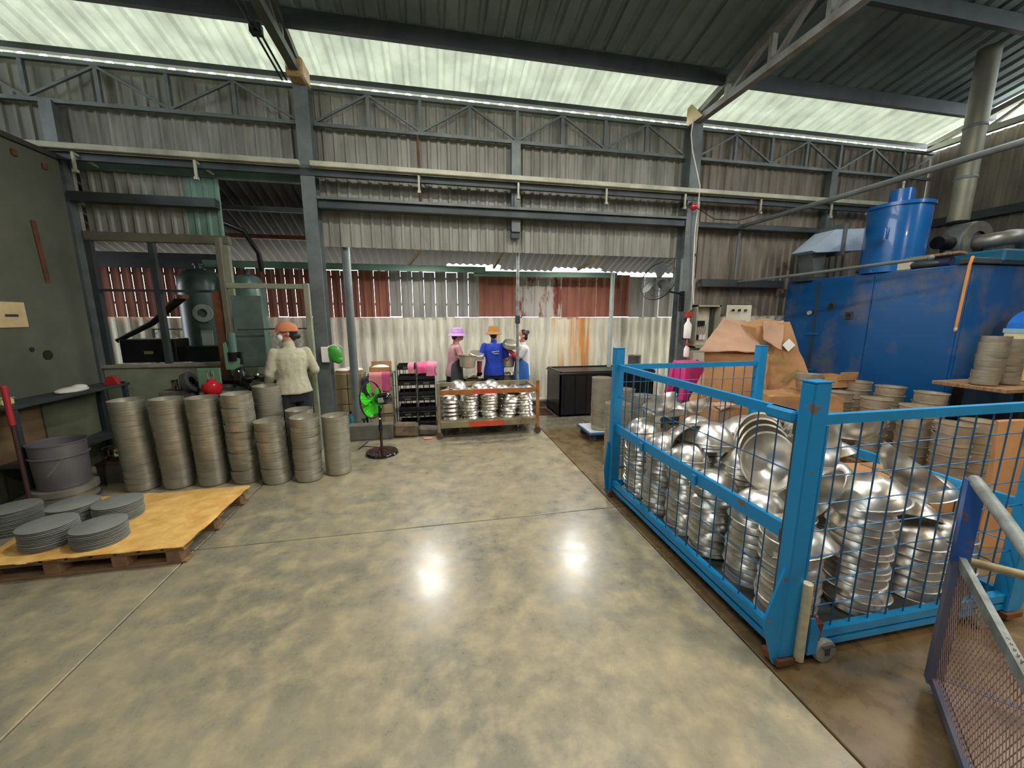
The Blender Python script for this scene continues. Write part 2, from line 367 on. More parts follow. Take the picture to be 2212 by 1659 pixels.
# ------------------------------------------------------------------ washing bay behind: fence wall, lean-to roof
fw = struct('wall_outer')
YF = 7.2
x = -7.0
while x < 6.4:
    mm = CEMENTR if 1.6 < x < 2.3 else CEMENT
    corr((x+.002, YF, 0), (1,0,0), (0,0,1), (0,-1,0), .93, 1.695+random.uniform(-.006,.01), .18, .03, 'wave').build('cement_sheet', mm, fw, 0); x += .92
MB().box((-7,7.1,-.01),(6.4,7.17,.06), ch=.01).build('wall_foot', CONC, fw, 0)
segs = [(-7,-1.25,REDS,.145,.0028),(-1.25,-.75,REDS,.25,.002),(-.75,.82,GREYS,.196,.003),(.82,1.5,REDS,.34,.0),(1.5,2.4,RUSTG,.45,.0),(2.4,3.8,REDS,.35,.001),(3.8,6.4,GREYS,.65,.0)]
for a, b, mm, w, gp in segs:
    k = round((b-a)/w); ww = (b-a)/k
    for i in range(k):
        gg = gp*random.uniform(.3, 1.9)-(.004 if gp == 0 else 0); dz = random.uniform(-.012,.012)
        corr((a+i*ww+gg/2, YF-.03, 1.694+random.uniform(-.004,.010)), (1,0,0), (0,0,1), (0,-1,0), ww-gg, .79+dz, ww/2 if w > .2 else ww, .02).build('fence_sheet', mm, fw, 0)
MB().box((-7,7.02,2.44),(-3.3,7.08,2.66)).build('gap_blocking_board', STEELD, fw, 0)  # dark board added to block the bright sky gap above the left fence
for z in (1.9, 2.35): MB().box((-7,7.2,z),(6.4,7.235,z+.04)).build('fence_rail', STEELD, fw, 0)
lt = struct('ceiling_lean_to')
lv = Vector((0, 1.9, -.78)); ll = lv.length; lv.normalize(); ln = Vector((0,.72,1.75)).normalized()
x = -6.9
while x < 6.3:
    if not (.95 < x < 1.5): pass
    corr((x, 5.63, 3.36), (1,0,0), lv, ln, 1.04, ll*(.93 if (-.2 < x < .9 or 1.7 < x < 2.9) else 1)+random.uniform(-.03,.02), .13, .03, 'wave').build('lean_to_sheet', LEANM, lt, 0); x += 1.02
for y in (6.0, 6.6): MB().box((-6.9,y-.03,3.30-(y-5.63)*.411-.06),(6.3,y+.03,3.30-(y-5.63)*.411)).build('lean_to_purlin', RUST if y > 6.3 else STEELD, lt, 0)
m = MB(); m.bar((-3.4,6.85,2.50),(.9,6.85,2.50), .05, .1); m.build('green_beam', GREENP, lt, 0)
m = MB(); m.bar((.7,6.9,2.44),(3.35,6.85,2.46), .05, .09); m.build('green_beam', GREENP, lt, 0)
for xa, xb in ((-.4,.25),(1.05,1.3),(2.6,3.4)): MB().bar((xa,6.9,2.55),(xb,5.8,3.12), .04, .05).build('lean_to_rafter', TROLY, lt, 0)
# right and left outer walls
wr = struct('wall_right')
for i in range(11):
    corr((8.42,5.6-i*1.04,0),(0,-1,0),(0,0,1),(-1,0,0),1.05,4.45,.13,.022).build('sheet', WALLR, wr, 0)
MB().box((8.3,-5,3.2),(8.4,5.5,3.32)).build('girt', STEELD, wr, 0)
wl = struct('wall_left_outer')
for i in range(11):
    corr((-8.25,5.6-i*1.04,0),(0,-1,0),(0,0,1),(1,0,0),1.05,4.6,.13,.022).build('sheet', WALLM, wl, 0)
# partition at the left
wp = struct('wall_left')
MB().box((-4.08,-1.0,0),(-3.95,5.42,3.38), ch=.01).build('panel', PARTW, wp, 0)
MB().box((-4.10,-1.0,3.38),(-3.93,5.43,3.43)).build('coping', mat('dark_edge', (60,60,50), .7), wp, 0)
MB().box((-3.957,4.97,2.05),(-3.94,5.02,2.66), rot=(.05,0,0)).build('rusty_slot', RUST, wp, 0)
for y, z, r in ((4.85,1.31,.05),(4.5,2.4,.035),(4.7,1.38,.022)):
    MB().tube([(-3.957,y,z),(-3.94,y,z)], r, 14).build('wall_hole', mat('dark_hole', (30,30,26), .9), wp)
for k, (y, z) in enumerate(((4.9,3.3),(4.5,3.34),(5.2,3.28))):
    MB().box((-3.957,y,z-.06),(-3.93,y+.05,z), ch=.004).build('edge_bracket', RUST, wp, 0)
sg = thing('notice_board', 'cream notice plate with dark print on the green grey partition', 'sign', (-3.948,4.38,1.60))
MB().box((0,0,0),(.012,.33,.24), ch=.003).build('board', mat('cream_plate', (214,190,142), .6), sg, 0)
MB().box((.0121,.13,.1),(.0135,.25,.125)).build('print_block', mat('dark_print', (70,60,50), .7), sg, 0)
# ------------------------------------------------------------------ roof trusses along y
def truss(x, y0, y1, m, lab, z0=4.45, w=.06, single=False):
    t = struct(lab)
    MB().bar((x,y1,z0),(x,y0,z0), w, .08).build('bottom_chord', m, t, 0)
    MB().bar((x,y1,z0+.05),(x,y0,rz(y0)-.12), w, .08).build('top_chord', m, t, 0)
    k = 8; st = (y1-y0)/k
    for i in range(1, k+1):
        ya = y1-i*st; zt_ = z0+.05+(rz(y0)-.12-z0-.05)*(i/k)
        MB().bar((x,ya,z0),(x,ya,zt_), w*.7, .05).build('web_post', m, t, 0)
        yb = y1-(i-1)*st; zt2 = z0+.05+(rz(y0)-.12-z0-.05)*((i-1)/k)
        MB().bar((x,yb,z0),(x,ya,zt_), w*.6, .045).build('web_diagonal', m, t, 0)
    return t
T1 = mat('pale_truss_paint', (150,154,148), .5, .2, .25, 4, col2=(120,112,100))
truss(-1.44, .2, 5.5, mat('olive_truss_paint', (92,98,86), .5, .2, .25, 4), 'trim_4', w=.09)
truss(3.78, .2, 5.5, T1, 'trim_5', w=.09); truss(8.2, .2, 5.5, CREAM, 'trim_6', w=.08)
m = MB(); m.box((-1.53,5.2,4.36),(-1.35,5.5,4.56), ch=.02); m.build('eave_plate', mat('rusty_yellow_plate', (186,170,118), .6, .1, .3, 6, col2=(150,110,70)), struct('trim_7'), 0)
m = MB(); m.prism([(0,0),(.35,0),(.35,.24),(.3,.3)], .02, Matrix.Translation((3.70,5.2,4.42)) @ Matrix.Rotation(PI/2,4,'Y') @ Matrix.Rotation(PI/2,4,'Z')); m.build('eave_gusset', mat('rusty_yellow_plate2', (190,172,130), .6, .1), struct('trim_8'), 0)
cb = thing('roof_cable', 'pair of thin dark conduits clipped along the left roof truss', 'cable')
for dx in (0, .05): MB().tube([(-1.58-dx,5.4,4.40),(-1.6-dx,3.5,4.58),(-1.6-dx,.4,4.9)], .012, 6).build('conduit', STEELD, cb)
MB().box((-1.68,4.7,4.44),(-1.57,4.78,4.54), ch=.01).build('junction_box', BLACK, cb, 0)
# ------------------------------------------------------------------ high bay lamps: all out of view, some added only as fill light
LEM = emit('lamp_white', (1,.97,.92), 60*LAMP); LEMW = emit('lamp_warm', (1,.82,.55), 60*LAMP)
def lamp(x, y, z, lab, warm=False, E=90, r=.17):
    t = thing('unseen_high_bay_lamp', lab, 'lamp', (x,y,z))
    MB().lathe([(.05,.30),(.07,.28),(.08,.14),(r,.02),(r+.01,0),(r,0),(r-.01,.01),(.07,.12),(0,.13)], 28).build('reflector', STEEL, t)
    MB().lathe([(0,.012),(r-.015,.012),(r-.015,.03),(0,.03)], 28).build('diffuser', LEMW if warm else LEM, t)
    MB().tube([(0,0,.3),(0,0,max(.32, rz(y)-z-.02))], .01, 6).build('hanging_rod', STEELD, t)
    ld = bpy.data.lights.new('lamp_light', 'AREA'); ld.shape = 'DISK'; ld.size = .32; ld.energy = E*LAMP; ld.color = (1,.72,.42) if warm else (1,.96,.9)
    lo = link('lamp_light', ld, t, (0,0,-.01)); return t
lamp(-.1, 2.9, 4.75, 'left one of two high bay lamps over the aisle, unseen and added as fill', E=110)  # added fill light over the left of the aisle
lamp(1.75, 2.9, 4.75, 'right one of two high bay lamps over the aisle just above the picture', E=110)
lamp(-1.2, -1.0, 4.9, 'unseen added fill lamp behind the viewer, left', E=90)  # added fill light for the hall behind the camera
lamp(2.3, .7, 4.8, 'high bay lamp above the blue cage', E=80)
lamp(4.3, -.6, 3.4, 'warm high bay lamp at the right side', True, 120)
lamp(5.0, 2.6, 4.4, 'unseen added fill lamp in front of the blue oven', E=70)  # added to brighten the oven side
# ------------------------------------------------------------------ pans and bowls
def shell(prof, t=.0022):
    """closed thin shell from an outer profile (r,z) going bottom centre -> rim"""
    inner = [(max(0, r-t), z+t) for r, z in prof]; inner[0] = (0, prof[0][1]+t); inner[-1] = (prof[-1][0]-t, prof[-1][1])
    return prof + inner[::-1]
WOK = [(0,0),(.055,0),(.062,.004),(.085,.018),(.108,.04),(.126,.066),(.136,.09),(.139,.1),(.146,.102)]
wok_me = MB().lathe(shell(WOK), 36).mesh('bowl', ALU, 50)
PAN = [(0,0),(.105,0),(.122,.005),(.13,.018),(.134,.06),(.1355,.085),(.1385,.087)]
pan_me = MB().lathe(shell(PAN), 36).mesh('pan', ALUD, 50)
POT = [(0,0),(.14,0),(.152,.006),(.156,.02),(.158,.10),(.160,.13),(.170,.132),(.171,.137),(.160,.138)]
pot_me = MB().lathe(shell(POT), 32).mesh('pot', ALUD2, 50)
disc_me = MB().lathe([(0,0),(.146,0),(.148,.001),(.148,.003),(.146,.004),(0,.004)], 40).mesh('disc', DISCM, 40)
UP = 0; INV = PI
ON = 'topmost second third fourth fifth sixth seventh eighth ninth tenth eleventh twelfth thirteenth fourteenth fifteenth sixteenth seventeenth eighteenth nineteenth twentieth'.split()
def ORD(k):
    """place in the pile counted from its top"""
    if k < 20: return ON[k]+(' from the top' if k else '')
    if k < 29: return 'twenty-'+['first','second','third','fourth','fifth','sixth','seventh','eighth','ninth'][k-20]+' from the top'
    return ['thirtieth','thirty-first','thirty-second'][k-29]+' from the top' 
def put(me, name, label, cat, group, loc, rot=(0,0,0), s=1):
    o = link(name, me, None, loc, rot); o.scale = (s,s,s); return tag(o, label, cat, group)
def stack(me, name, label, cat, group, x, y, z, n, pitch, inv=True, h=.102, s=1, lean=(0,0), wob=.006, tilt=.02, toplabel=None, rnd=None):
    """n nested pieces one above the other; lean shifts the pile steadily"""
    r = rnd or random
    for i in range(n):
        tx, ty = r.uniform(-tilt,tilt), r.uniform(-tilt,tilt)
        zz = z + i*pitch + (h*s if inv else 0)
        top = i == n-1 and toplabel
        k_ = n-1-i; lb_ = (toplabel if top else label.replace('{o}', ORD(k_)))
        put(me, name, lb_, cat, None if top else group,
            (x+lean[0]*i+r.uniform(-wob,wob), y+lean[1]*i+r.uniform(-wob,wob), zz), ((INV if inv else 0)+tx, ty, r.uniform(0,6)), s)
# tall nested stacks of shallow pans behind the pallet
TL = [(-2.92,.0,'leftmost tall stack'),(-2.60,.0,'second tall stack from the left'),(-2.29,.0,'third tall stack from the left'),(-1.98,.0,'fourth and rightmost tall stack')]
for k, (x, _, w) in enumerate(TL):
    n = 31 if k < 3 else 32; y = 4.3; z = 0; pit = .0275
    stack(pan_me, 'pan', f'grey pan, {{o}} of the {w}', 'pan', f'pans in the {w}', x, y, z, n, pit, inv=False, lean=((-.0012,.0003) if k == 0 else (-.0006,0)), wob=.0035 if k < 3 else .007, tilt=.012, s=.99,
          toplabel=f'open pan on top of the {w} behind the pallet')
for k, (x, y, n, w, ln) in enumerate([(-1.67,4.22,21,'left short stack by the fourth tall one',(-.0016,.001)),(-1.36,4.22,22,'middle one of the three short stacks',(0,0)),(-1.09,4.34,21,'right short stack, nearest the floor fan',(0,0))]):
    stack(pan_me, 'pan', f'dull pan, {{o}} of the {w}', 'pan', f'pans in the {w}', x, y, 0, n, .0285, inv=False, lean=ln, wob=.006 if k < 2 else .001, tilt=.02 if k < 2 else .004, s=.98,
          toplabel=f'open rimmed pan on top of the {w}')
stack(pan_me, 'pan', 'dull pan, {o} of the tall stack half hidden behind the fourth one', 'pan', 'pans in the half hidden rear stack', -1.84, 4.62, 0, 30, .03, inv=False, wob=.002, tilt=.005)
stack(pan_me, 'pan', 'dull pan, {o} of the low stack behind the left short one', 'pan', 'pans in the low rear stack', -1.5, 4.52, 0, 22, .029, inv=False, wob=.002, tilt=.01)
# ------------------------------------------------------------------ pallet with cardboard and discs
pl = thing('wooden_pallet', 'wooden pallet covered by an oily yellow cardboard sheet near the left edge', 'pallet', (-2.98,2.84,0), 0)
PX, PY = 1.22, .95
for yy in (0, PY/2-.05, PY-.1):
    MB().box((0,yy,0),(PX,yy+.1,.018), ch=.003).build('bottom_board', WOOD, pl, 0)
for xx in (0.02, .40, .78, 1.10):
    for yy in (0.0, PY/2-.05, PY-.1):
        MB().box((xx,yy,.018),(xx+.09,yy+.1,.095), ch=.004).build('block', WOOD, pl, 0)
for k in range(3): MB().box((0,k*(PY-.1)/2,.095),(PX,k*(PY-.1)/2+.1,.112), ch=.003).build('stringer_board', WOOD, pl, 0)
for k in range(9): MB().box((k*.1375,-.01,.112),(k*.1375+.115,PY+.01,.128), ch=.003).build('deck_board', WOOD, pl, 0)
cs = MB(); nx, ny = 24, 16; vs = []; rr = random.Random(3)
for t in (0, 1):
    for j in range(ny+1):
        for i in range(nx+1):
            x = i/nx*1.24-.015; y = j/ny*.99-.02
            if i in (0, nx): x += rr.uniform(-.012,.012)
            if j in (0, ny): y += rr.uniform(-.008,.008)
            z = .131 + .006*(noise.noise((x*5,y*5,0))+.6)
            if i == nx: z -= .004
            vs.append((x, y, z+.004-(.006 if t else 0)))
N = (nx+1)*(ny+1); fs = []
for j in range(ny):
    for i in range(nx):
        a = j*(nx+1)+i; fs.append((a,a+1,a+nx+2,a+nx+1)); fs.append((N+a+nx+1,N+a+nx+2,N+a+1,N+a))
for i in range(nx): fs += [(i,N+i,N+i+1,i+1),(ny*(nx+1)+i+1,N+ny*(nx+1)+i+1,N+ny*(nx+1)+i,ny*(nx+1)+i)]
for j in range(ny): fs += [((j+1)*(nx+1),N+(j+1)*(nx+1),N+j*(nx+1),j*(nx+1)),(j*(nx+1)+nx,N+j*(nx+1)+nx,N+(j+1)*(nx+1)+nx,(j+1)*(nx+1)+nx)]
cs.add(vs, fs); sh = cs.build('cardboard_sheet', PLY, None, 60); sh.location = (-2.98,2.84,0); tag(sh, 'yellow oil-stained cardboard sheet lying over the pallet', 'cardboard')
DS = [(-2.37,3.02,11,'front right'),(-2.69,3.06,13,'front left'),(-2.80,3.40,12,'rear left'),(-2.49,3.37,12,'rear right')]
for x, y, n, w in DS:
    stack(disc_me, 'disc', f'grey disc, {{o}} of the {w} pile on the yellow pallet', 'disc', f'discs in the {w} pile', x, y, .144, n, .0115, inv=False, wob=.004, tilt=.0, toplabel=f'top metal disc of the {w} pile on the yellow pallet')
for q, (x, y, n) in enumerate([(-3.36,3.62,9)]):
    stack(disc_me, 'disc', 'grey disc, {o} of the pile at the left picture edge', 'disc', 'discs in the pile at the left edge', x, y-.02, 0, n+9, .0115, inv=False, wob=.004, tilt=0)
# ------------------------------------------------------------------ left edge: bench, drum, bucket, bowls
bn = thing('work_bench', 'dark bench with a cluttered top along the green grey partition', 'bench', (-3.76,4.0,0))
m = MB(); m.box((-.16,.0,.90),(.16,1.35,.93), ch=.006); m.build('bench_top', STEELD, bn, 0)
for xx in (-.13,.13):
    for yy in (.05, 1.3): MB().box((xx-.02,yy-.02,0),(xx+.02,yy+.02,.9)).build('leg', STEELD, bn, 0)
MB().box((-.15,.1,.35),(.14,1.25,.37)).build('lower_shelf', STEELD, bn, 0)
MB().box((-.155,.62,.37),(-.14,1.25,.88)).build('back_panel', mat('olive_panel', (104,108,84), .7), bn, 0)
MB().box((-.155,.1,.37),(-.14,.6,.88)).build('back_panel', mat('tan_panel', (128,104,72), .8), bn, 0)
wp_ = thing('white_cloth_pile', 'crumpled white rag heap on the dark bench', 'rag', (-3.72,4.75,.93))
m = MB(); m.ell((0,0,.02),(.10,.16,.035)); m.ell((.02,.06,.04),(.06,.07,.03)); o = m.build('cloth', WHITE, wp_)
rt = thing('red_tool', 'red plastic clamp lying at the far end of the dark bench', 'tool', (-3.70,5.24,.93))
m = MB(); m.prism([(-.07,0),(.07,0),(.03,.09),(-.03,.09)], .05, Matrix.Rotation(PI/2,4,'X') @ Matrix.Translation((0,0,-.02))); m.build('jaw', mat('red_plastic', (178,40,34), .5), rt, 0)
MB().box((-.08,.02,0),(.08,.06,.02)).build('base', BLACK, rt, 0)
rp_ = thing('red_pole', 'red round post standing at the left picture edge', 'post', (-3.52,3.9,0))
MB().tube([(0,0,0),(0,0,.80)], .014, 12).build('lower_shaft', mat('dull_dark_red', (70,40,36), .7), rp_); MB().tube([(0,0,.80),(0,0,1.12)], .02, 12).build('red_sleeve', mat('red_paint', (176,40,52), .5), rp_); MB().ell((0,0,1.12),(.02,.02,.02)).build('cap', mat('red_paint', (196,44,58)), rp_)
MB().box((-.05,-.05,0),(.05,.05,.01)).build('foot', STEELD, rp_, 0)
yb = thing('yellow_sponge', 'pale yellow block beside the red post at the left edge', 'block', (-3.75,4.15,.93)); MB().box((-.05,-.08,.0),(.05,.02,.06), ch=.012).build('sponge', mat('pale_yellow', (220,208,140), .8), yb, 0)
MB().box((-.05,-.08,.06),(.05,.02,.065)).build('top_layer', mat('pale_yellow2', (200,190,130), .8), yb, 0)
bk = thing('large_grey_drum', 'large grey lidless drum with a white streak behind the disc piles', 'drum', (-3.42,4.12,.17))
MB().lathe(shell([(0,0),(.17,0),(.175,.01),(.18,.2),(.185,.40),(.193,.405),(.193,.415)], .004), 40).build('body', mat('grey_drum', (118,116,118), .4, .3, .1, 4), bk)
MB().bar((.03,-.182,.14),(.14,-.135,.30), .008, .008).build('handle', STAIN, bk, 0)
MB().lathe([(.188,.28),(.196,.285),(.196,.295),(.188,.30)], 40).build('hoop', mat('grey_drum', (118,116,118)), bk)
dy = thing('round_base_stand', 'round grey stand carrying the large grey drum', 'stand', (-3.42,4.12,0))
MB().lathe([(0,.0),(.2,0),(.21,.02),(.21,.05),(.19,.06),(.19,.10),(.215,.11),(.215,.16),(.2,.165),(0,.165)], 40).build('stand_body', ALUD, dy)
MB().lathe([(.205,.02),(.218,.025),(.218,.035),(.205,.04)], 40).build('rim', STEELD, dy)
kt = thing('polished_kettle_bowl', 'small shiny steel bowl on a low box left of the tall stacks', 'bowl', (-3.32,4.62,.22))
MB().lathe(shell([(0,0),(.07,0),(.1,.03),(.115,.08),(.11,.13),(.118,.135)], .003), 32).build('body', STAIN, kt); MB().tube([(.11,0,.1),(.15,0,.11),(.15,0,.07),(.112,0,.06)], .007, 8).build('handle', STAIN, kt)
lb = thing('low_box', 'low brown box under the small shiny steel bowl', 'box', (-3.32,4.62,0)); MB().box((-.13,-.13,0),(.13,.13,.215), ch=.006).build('box_body', CONC, lb, 0); MB().box((-.135,-.135,.19),(.135,.135,.217), ch=.004).build('lid', mat('brown_lid', (100,84,60), .7), lb, 0)
# ------------------------------------------------------------------ blue cage trolley
CX0, CX1, CY0, CY1, CZ = 1.63, 3.14, 1.36, 3.22, 1.42
cg = thing('cage_trolley', 'large bright blue wire cage trolley heaped with shiny aluminium bowls', 'trolley', (CX0,CY0,0))
cw, cl = CX1-CX0, CY1-CY0
pn = 0
for i, (px, py) in enumerate(((0,0),(cw,0),(0,cl),(cw,cl))):
    sx = 1 if px == 0 else -1; sy = 1 if py == 0 else -1
    m = MB(); m.box((px-.045,py-.035,.06),(px+.045,py+.035,CZ), ch=.006); pst = m.build('post', CAGECHIP if i == 0 else CAGEB, cg, 0)
    MB().box((px-.047,py-.037,CZ),(px+.047,py+.037,CZ+.006)).build('post_cap', CAGEB, pst, 0)
    # flared foot gusset along y side
    g_ = MB(); gx = .10 if py == 0 else .045; poly = [(0,.0),(.0,.50),(-.02,.52),(-gx,.26),(-gx,.22),(-.02,.0)]
    Mx = Matrix.Translation((px-sx*.046, py-.03 if py == 0 else py+.0, .03)) @ Matrix(((sx,0,0,0),(0,0,1,0),(0,1,0,0),(0,0,0,1)))
    g_.prism(poly, .012, Mx); g_.build('foot_gusset', CAGECHIP, pst, 0)
    MB().box((px-.06,py-.05,.03),(px+.06,py+.05,.06)).build('foot_plate', RUST, pst, 0)
# rails
def rail(a, b, w, h, m=CAGEB, nm='rail'): return MB().bar(a, b, w, h).build(nm, m, cg, 0)
TR = 1.25
rail((.045,0,TR),(cw-.045,0,TR), .03, .045); rail((.045,cl,TR),(cw-.045,cl,TR), .03, .045); rail((0,.035,TR),(0,cl-.035,TR), .03, .05, CAGECHIP)
rail((-.0,.035,.68),(0,cl-.035,.68), .03, .075, CAGECHIP); rail((cw,.035,.68),(cw,cl-.035,.68), .03, .06)
for z, h in ((.14,.045),(.085,.03)):
    rail((.045,0,z),(cw-.045,0,z), .04, h); rail((.045,cl,z),(cw-.045,cl,z), .04, h); rail((0,.035,z),(0,cl-.035,z), .04, h); rail((cw,.035,z),(cw,cl-.035,z), .04, h)
MB().box((.02,.02,.10),(cw-.02,cl-.02,.115)).build('deck_plate', STEELD, cg, 0)
rail((.03,-.005,1.2),(.03,.02,.1), .012, .03, nm='inner_angle'); rail((.075,.0,1.22),(.075,.0,.16), .012, .03, nm='inner_angle')
def wire(a, b, r=.0038): return MB().tube([a, b], r, 6).build('wire', WIREM, cg)
nx_ = 12
for i in range(1, nx_): x = .05+(cw-.1)*i/nx_; wire((x,0,.15),(x,0,TR-.02)); wire((x,cl,.15),(x,cl,TR-.02))
for k in range(1, 8): z = .15+k*.137; wire((.045,.004,z),(cw-.045,.004,z)); wire((.045,cl-.004,z),(cw-.045,cl-.004,z)) if k < 8 else None
ny_ = 15
for i in range(1, ny_):
    y = .05+(cl-.1)*i/ny_; wire((.0,y,.16),(.0,y,.645)); wire((.0,y,.715),(.0,y,TR-.02)); wire((cw,y,.16),(cw,y,.65))
for z in (.42, .98): wire((.004,.035,z),(.004,cl-.035,z))
for z in (.3,.45): wire((cw-.004,.035,z),(cw-.004,cl-.035,z))
# hinge hardware, cream rub rod, rusty bracket
m = MB(); m.tube([(-.02,.05,1.22),(-.02,.05,.6),(-.02,.05,.12)], .008, 8); m.build('hinge_rod', STEELD, cg)
for z in (1.2,.66,.14): MB().tube([(-.02,.05,z-.03),(-.02,.05,z+.03)], .015, 10).build('hinge_sleeve', STEELD, cg)
for y_ in (.7, 1.35): MB().box((-.03,y_-.02,.63),(-.012,y_+.02,.70), ch=.004).build('latch', CAGEB, cg, 0)
MB().box((-.035,.06,1.215),(.02,.22,1.275), ch=.012).build('rail_sleeve', CAGEB, cg, 0)
MB().tube([(.06,-.04,.46),(.06,-.045,.05)], .022, 12).build('cream_rub_rod', mat('worn_cream_paint', (206,200,168), .6, 0, .2, 9, col2=(150,140,110)), cg)
MB().box((.09,-.03,.04),(.20,.03,.22), rot=(0,.15,0), ch=.006).build('rusty_bracket', mat('red_rust', (128,58,38), .7, .1, .3, 9), cg, 0)
MB().prism([(0,0),(.05,0),(.06,.12),(.02,.2),(0,.2)], .01, Matrix.Translation((.11,-.035,.06)) @ Matrix.Rotation(PI/2,4,'X')).build('bracket_plate', CAGECHIP, cg, 0)
for (px, py) in ((.22,-.035),(cw-.22,-.035),(.18,cl-.12),(cw-.18,cl-.12)):
    wh = MB().lathe([(0,-.018),(.03,-.018),(.058,-.014),(.062,0),(.058,.014),(.03,.018),(0,.018)], 24, M=Matrix.Rotation(PI/2,4,'X'), c=(px,py,.062)).build('caster_wheel', mat('light_caster', (150,148,138), .5), cg)
    m = MB(); m.box((px-.012,py-.024,.05),(px+.012,py-.02,.1)); m.box((px-.03,py+.02,.05),(px+.03,py+.024,.1)); m.box((px-.035,py-.03,.096),(px+.035,py+.03,.1)); m.tube([(px,py-.026,.062),(px,py+.026,.062)], .006, 8); m.build('caster_fork', STEELD, wh, 0)
# bowls in the cage --------------------------------------------------
rr = random.Random(11)
deck = .117; P = .042
row = [(1.80,3.02,17),(1.81,2.72,15),(1.83,2.42,15),(1.82,2.12,13),(1.86,1.83,13),(1.83,1.53,12)]
wname = ['farthest','second farthest','third farthest','fourth farthest','fifth farthest','nearest']
for (x, y, n), w in zip(row, wname):
    stack(wok_me, 'bowl', f'bowl, {{o}} of the {w} stack along the left cage side', 'bowl', f'bowls in the {w} left side stack', x, y, deck, round(n*.9), P, lean=(rr.uniform(-.002,.002),rr.uniform(-.003,.003)), wob=.008, tilt=.10, rnd=rr)
for (x, y, n, w) in [(2.26,1.52,15,'tall middle stack at the near cage end'),(2.70,1.55,6,'pile right of the tall one, near cage end'),(2.98,1.56,6,'rightmost pile at the near cage end')]:
    stack(wok_me, 'bowl', f'bowl, {{o}} of the {w}', 'bowl', f'bowls in the {w}', x, y, deck, n, P if n > 10 else .062, lean=(0,.001), wob=.012, tilt=.06, rnd=rr, s=1 if n > 10 else .98)
for i, (x, y, n) in enumerate([(2.16,2.98,14),(2.48,3.0,13),(2.8,2.98,13),(2.15,2.62,16),(2.5,2.62,14),(2.86,2.6,13),(2.14,2.25,15),(2.52,2.22,13),(2.88,2.2,12),(2.2,1.9,13),(2.56,1.9,12),(2.9,1.88,12)]):
    nm_ = ['far','far middle','near middle','near'][i//3]+' inner '+['left','central','right'][i % 3]
    stack(wok_me, 'bowl', f'bowl, {{o}} of the {nm_} stack in the cage', 'bowl', f'bowls of the {nm_} stack', x, y, deck, round(n*.9), P, wob=.01, tilt=.06, rnd=rr)
# loose bowls on top: (x, y, z, rx, ry, rz, scale, label)
LO = [
 (1.90,2.86,.90,R(-42),R(-12),0,1.08,'open bowl tilted toward the viewer near the far left cage post'),
 (2.06,3.04,.94,R(152),R(8),0,1.0,'upturned bowl behind the open tilted one at the far left'),
 (1.86,2.60,.82,R(118),R(-20),0,1.0,'bowl showing its flat base through the left wires below the open bowl'),
 (2.05,2.50,.90,R(176),R(4),0,1.35,'biggest domed bowl upturned midway along the left side'),
 (2.05,2.50,.875,R(176),R(4),1,1.33,'big bowl directly under the biggest domed one'),
 (2.06,2.50,.845,R(174),R(5),1,1.33,'third big bowl under the biggest domed one'),
 (2.30,2.30,.92,R(125),R(30),0,1.12,'bowl on its side leaning right of the biggest dome'),
 (1.98,1.98,.80,R(70),R(-28),0,1.25,'large bowl on edge with its gold lit inside facing the aisle'),
 (2.05,2.08,.82,R(72),R(-30),0,1.25,'first bowl nested behind the gold lit one'),
 (2.10,2.16,.84,R(74),R(-30),0,1.25,'second bowl nested behind the gold lit one'),
 (2.15,2.24,.86,R(76),R(-30),0,1.25,'third bowl nested behind the gold lit one'),
 (2.24,1.92,.90,R(80),R(28),0,1.2,'front bowl of the nest leaning right near the near left post'),
 (2.28,1.98,.92,R(82),R(28),0,1.2,'second bowl of the nest leaning right near the near left post'),
 (2.32,2.04,.94,R(84),R(28),0,1.2,'third bowl of the nest leaning right near the near left post'),
 (2.36,2.10,.95,R(86),R(28),0,1.2,'fourth bowl of the nest leaning right near the near left post'),
 (1.96,1.66,.80,R(108),R(-32),0,1.2,'bowl with its round base facing the aisle beside the near left post'),
 (1.84,1.56,.60,R(160),R(-12),0,1.15,'bowl slumped over the nearest left side stack'),
 (2.36,1.74,1.0,R(-14),R(16),0,1.15,'open bowl hanging over the near end right of the tall blue post'),
 (2.28,1.56,.84,R(172),R(-9),0,1.2,'domed bowl crowning the tall middle stack'),
 (2.64,1.66,.76,R(20),R(34),0,1.25,'open bowl tipped right beside the tall middle stack'),
 (2.76,1.66,.62,R(160),R(20),0,1.1,'upturned bowl below the tipped open one'),
 (2.96,1.74,.72,R(170),R(-12),0,1.15,'golden lit bowl behind the grey pipe handle'),
 (2.45,2.66,.86,R(168),R(10),0,1.1,'upturned bowl in the middle of the heap'),
 (2.62,2.36,.84,R(-16),R(10),0,1.1,'open bowl lying in the middle of the heap'),
 (2.3,3.0,.84,R(-20),R(-10),0,1.1,'open bowl at the far end of the heap'),
 (2.70,2.94,.80,R(165),R(-14),0,1.1,'upturned bowl at the far right of the heap'),
 (2.55,2.05,.86,R(150),R(-10),0,1.15,'upturned bowl between the two leaning nests'),
 (2.86,2.3,.78,R(-25),R(-16),0,1.1,'open bowl near the right side of the heap'),
 (2.14,2.78,.86,R(150),R(20),0,1.0,'bowl on its side behind the biggest dome'),
]
for x, y, z, a, b, c, s_, lab in LO: put(wok_me, 'bowl', lab, 'bowl', 'loose bowls on top of the cage load', (x,y,z), (a,b,c), s_)
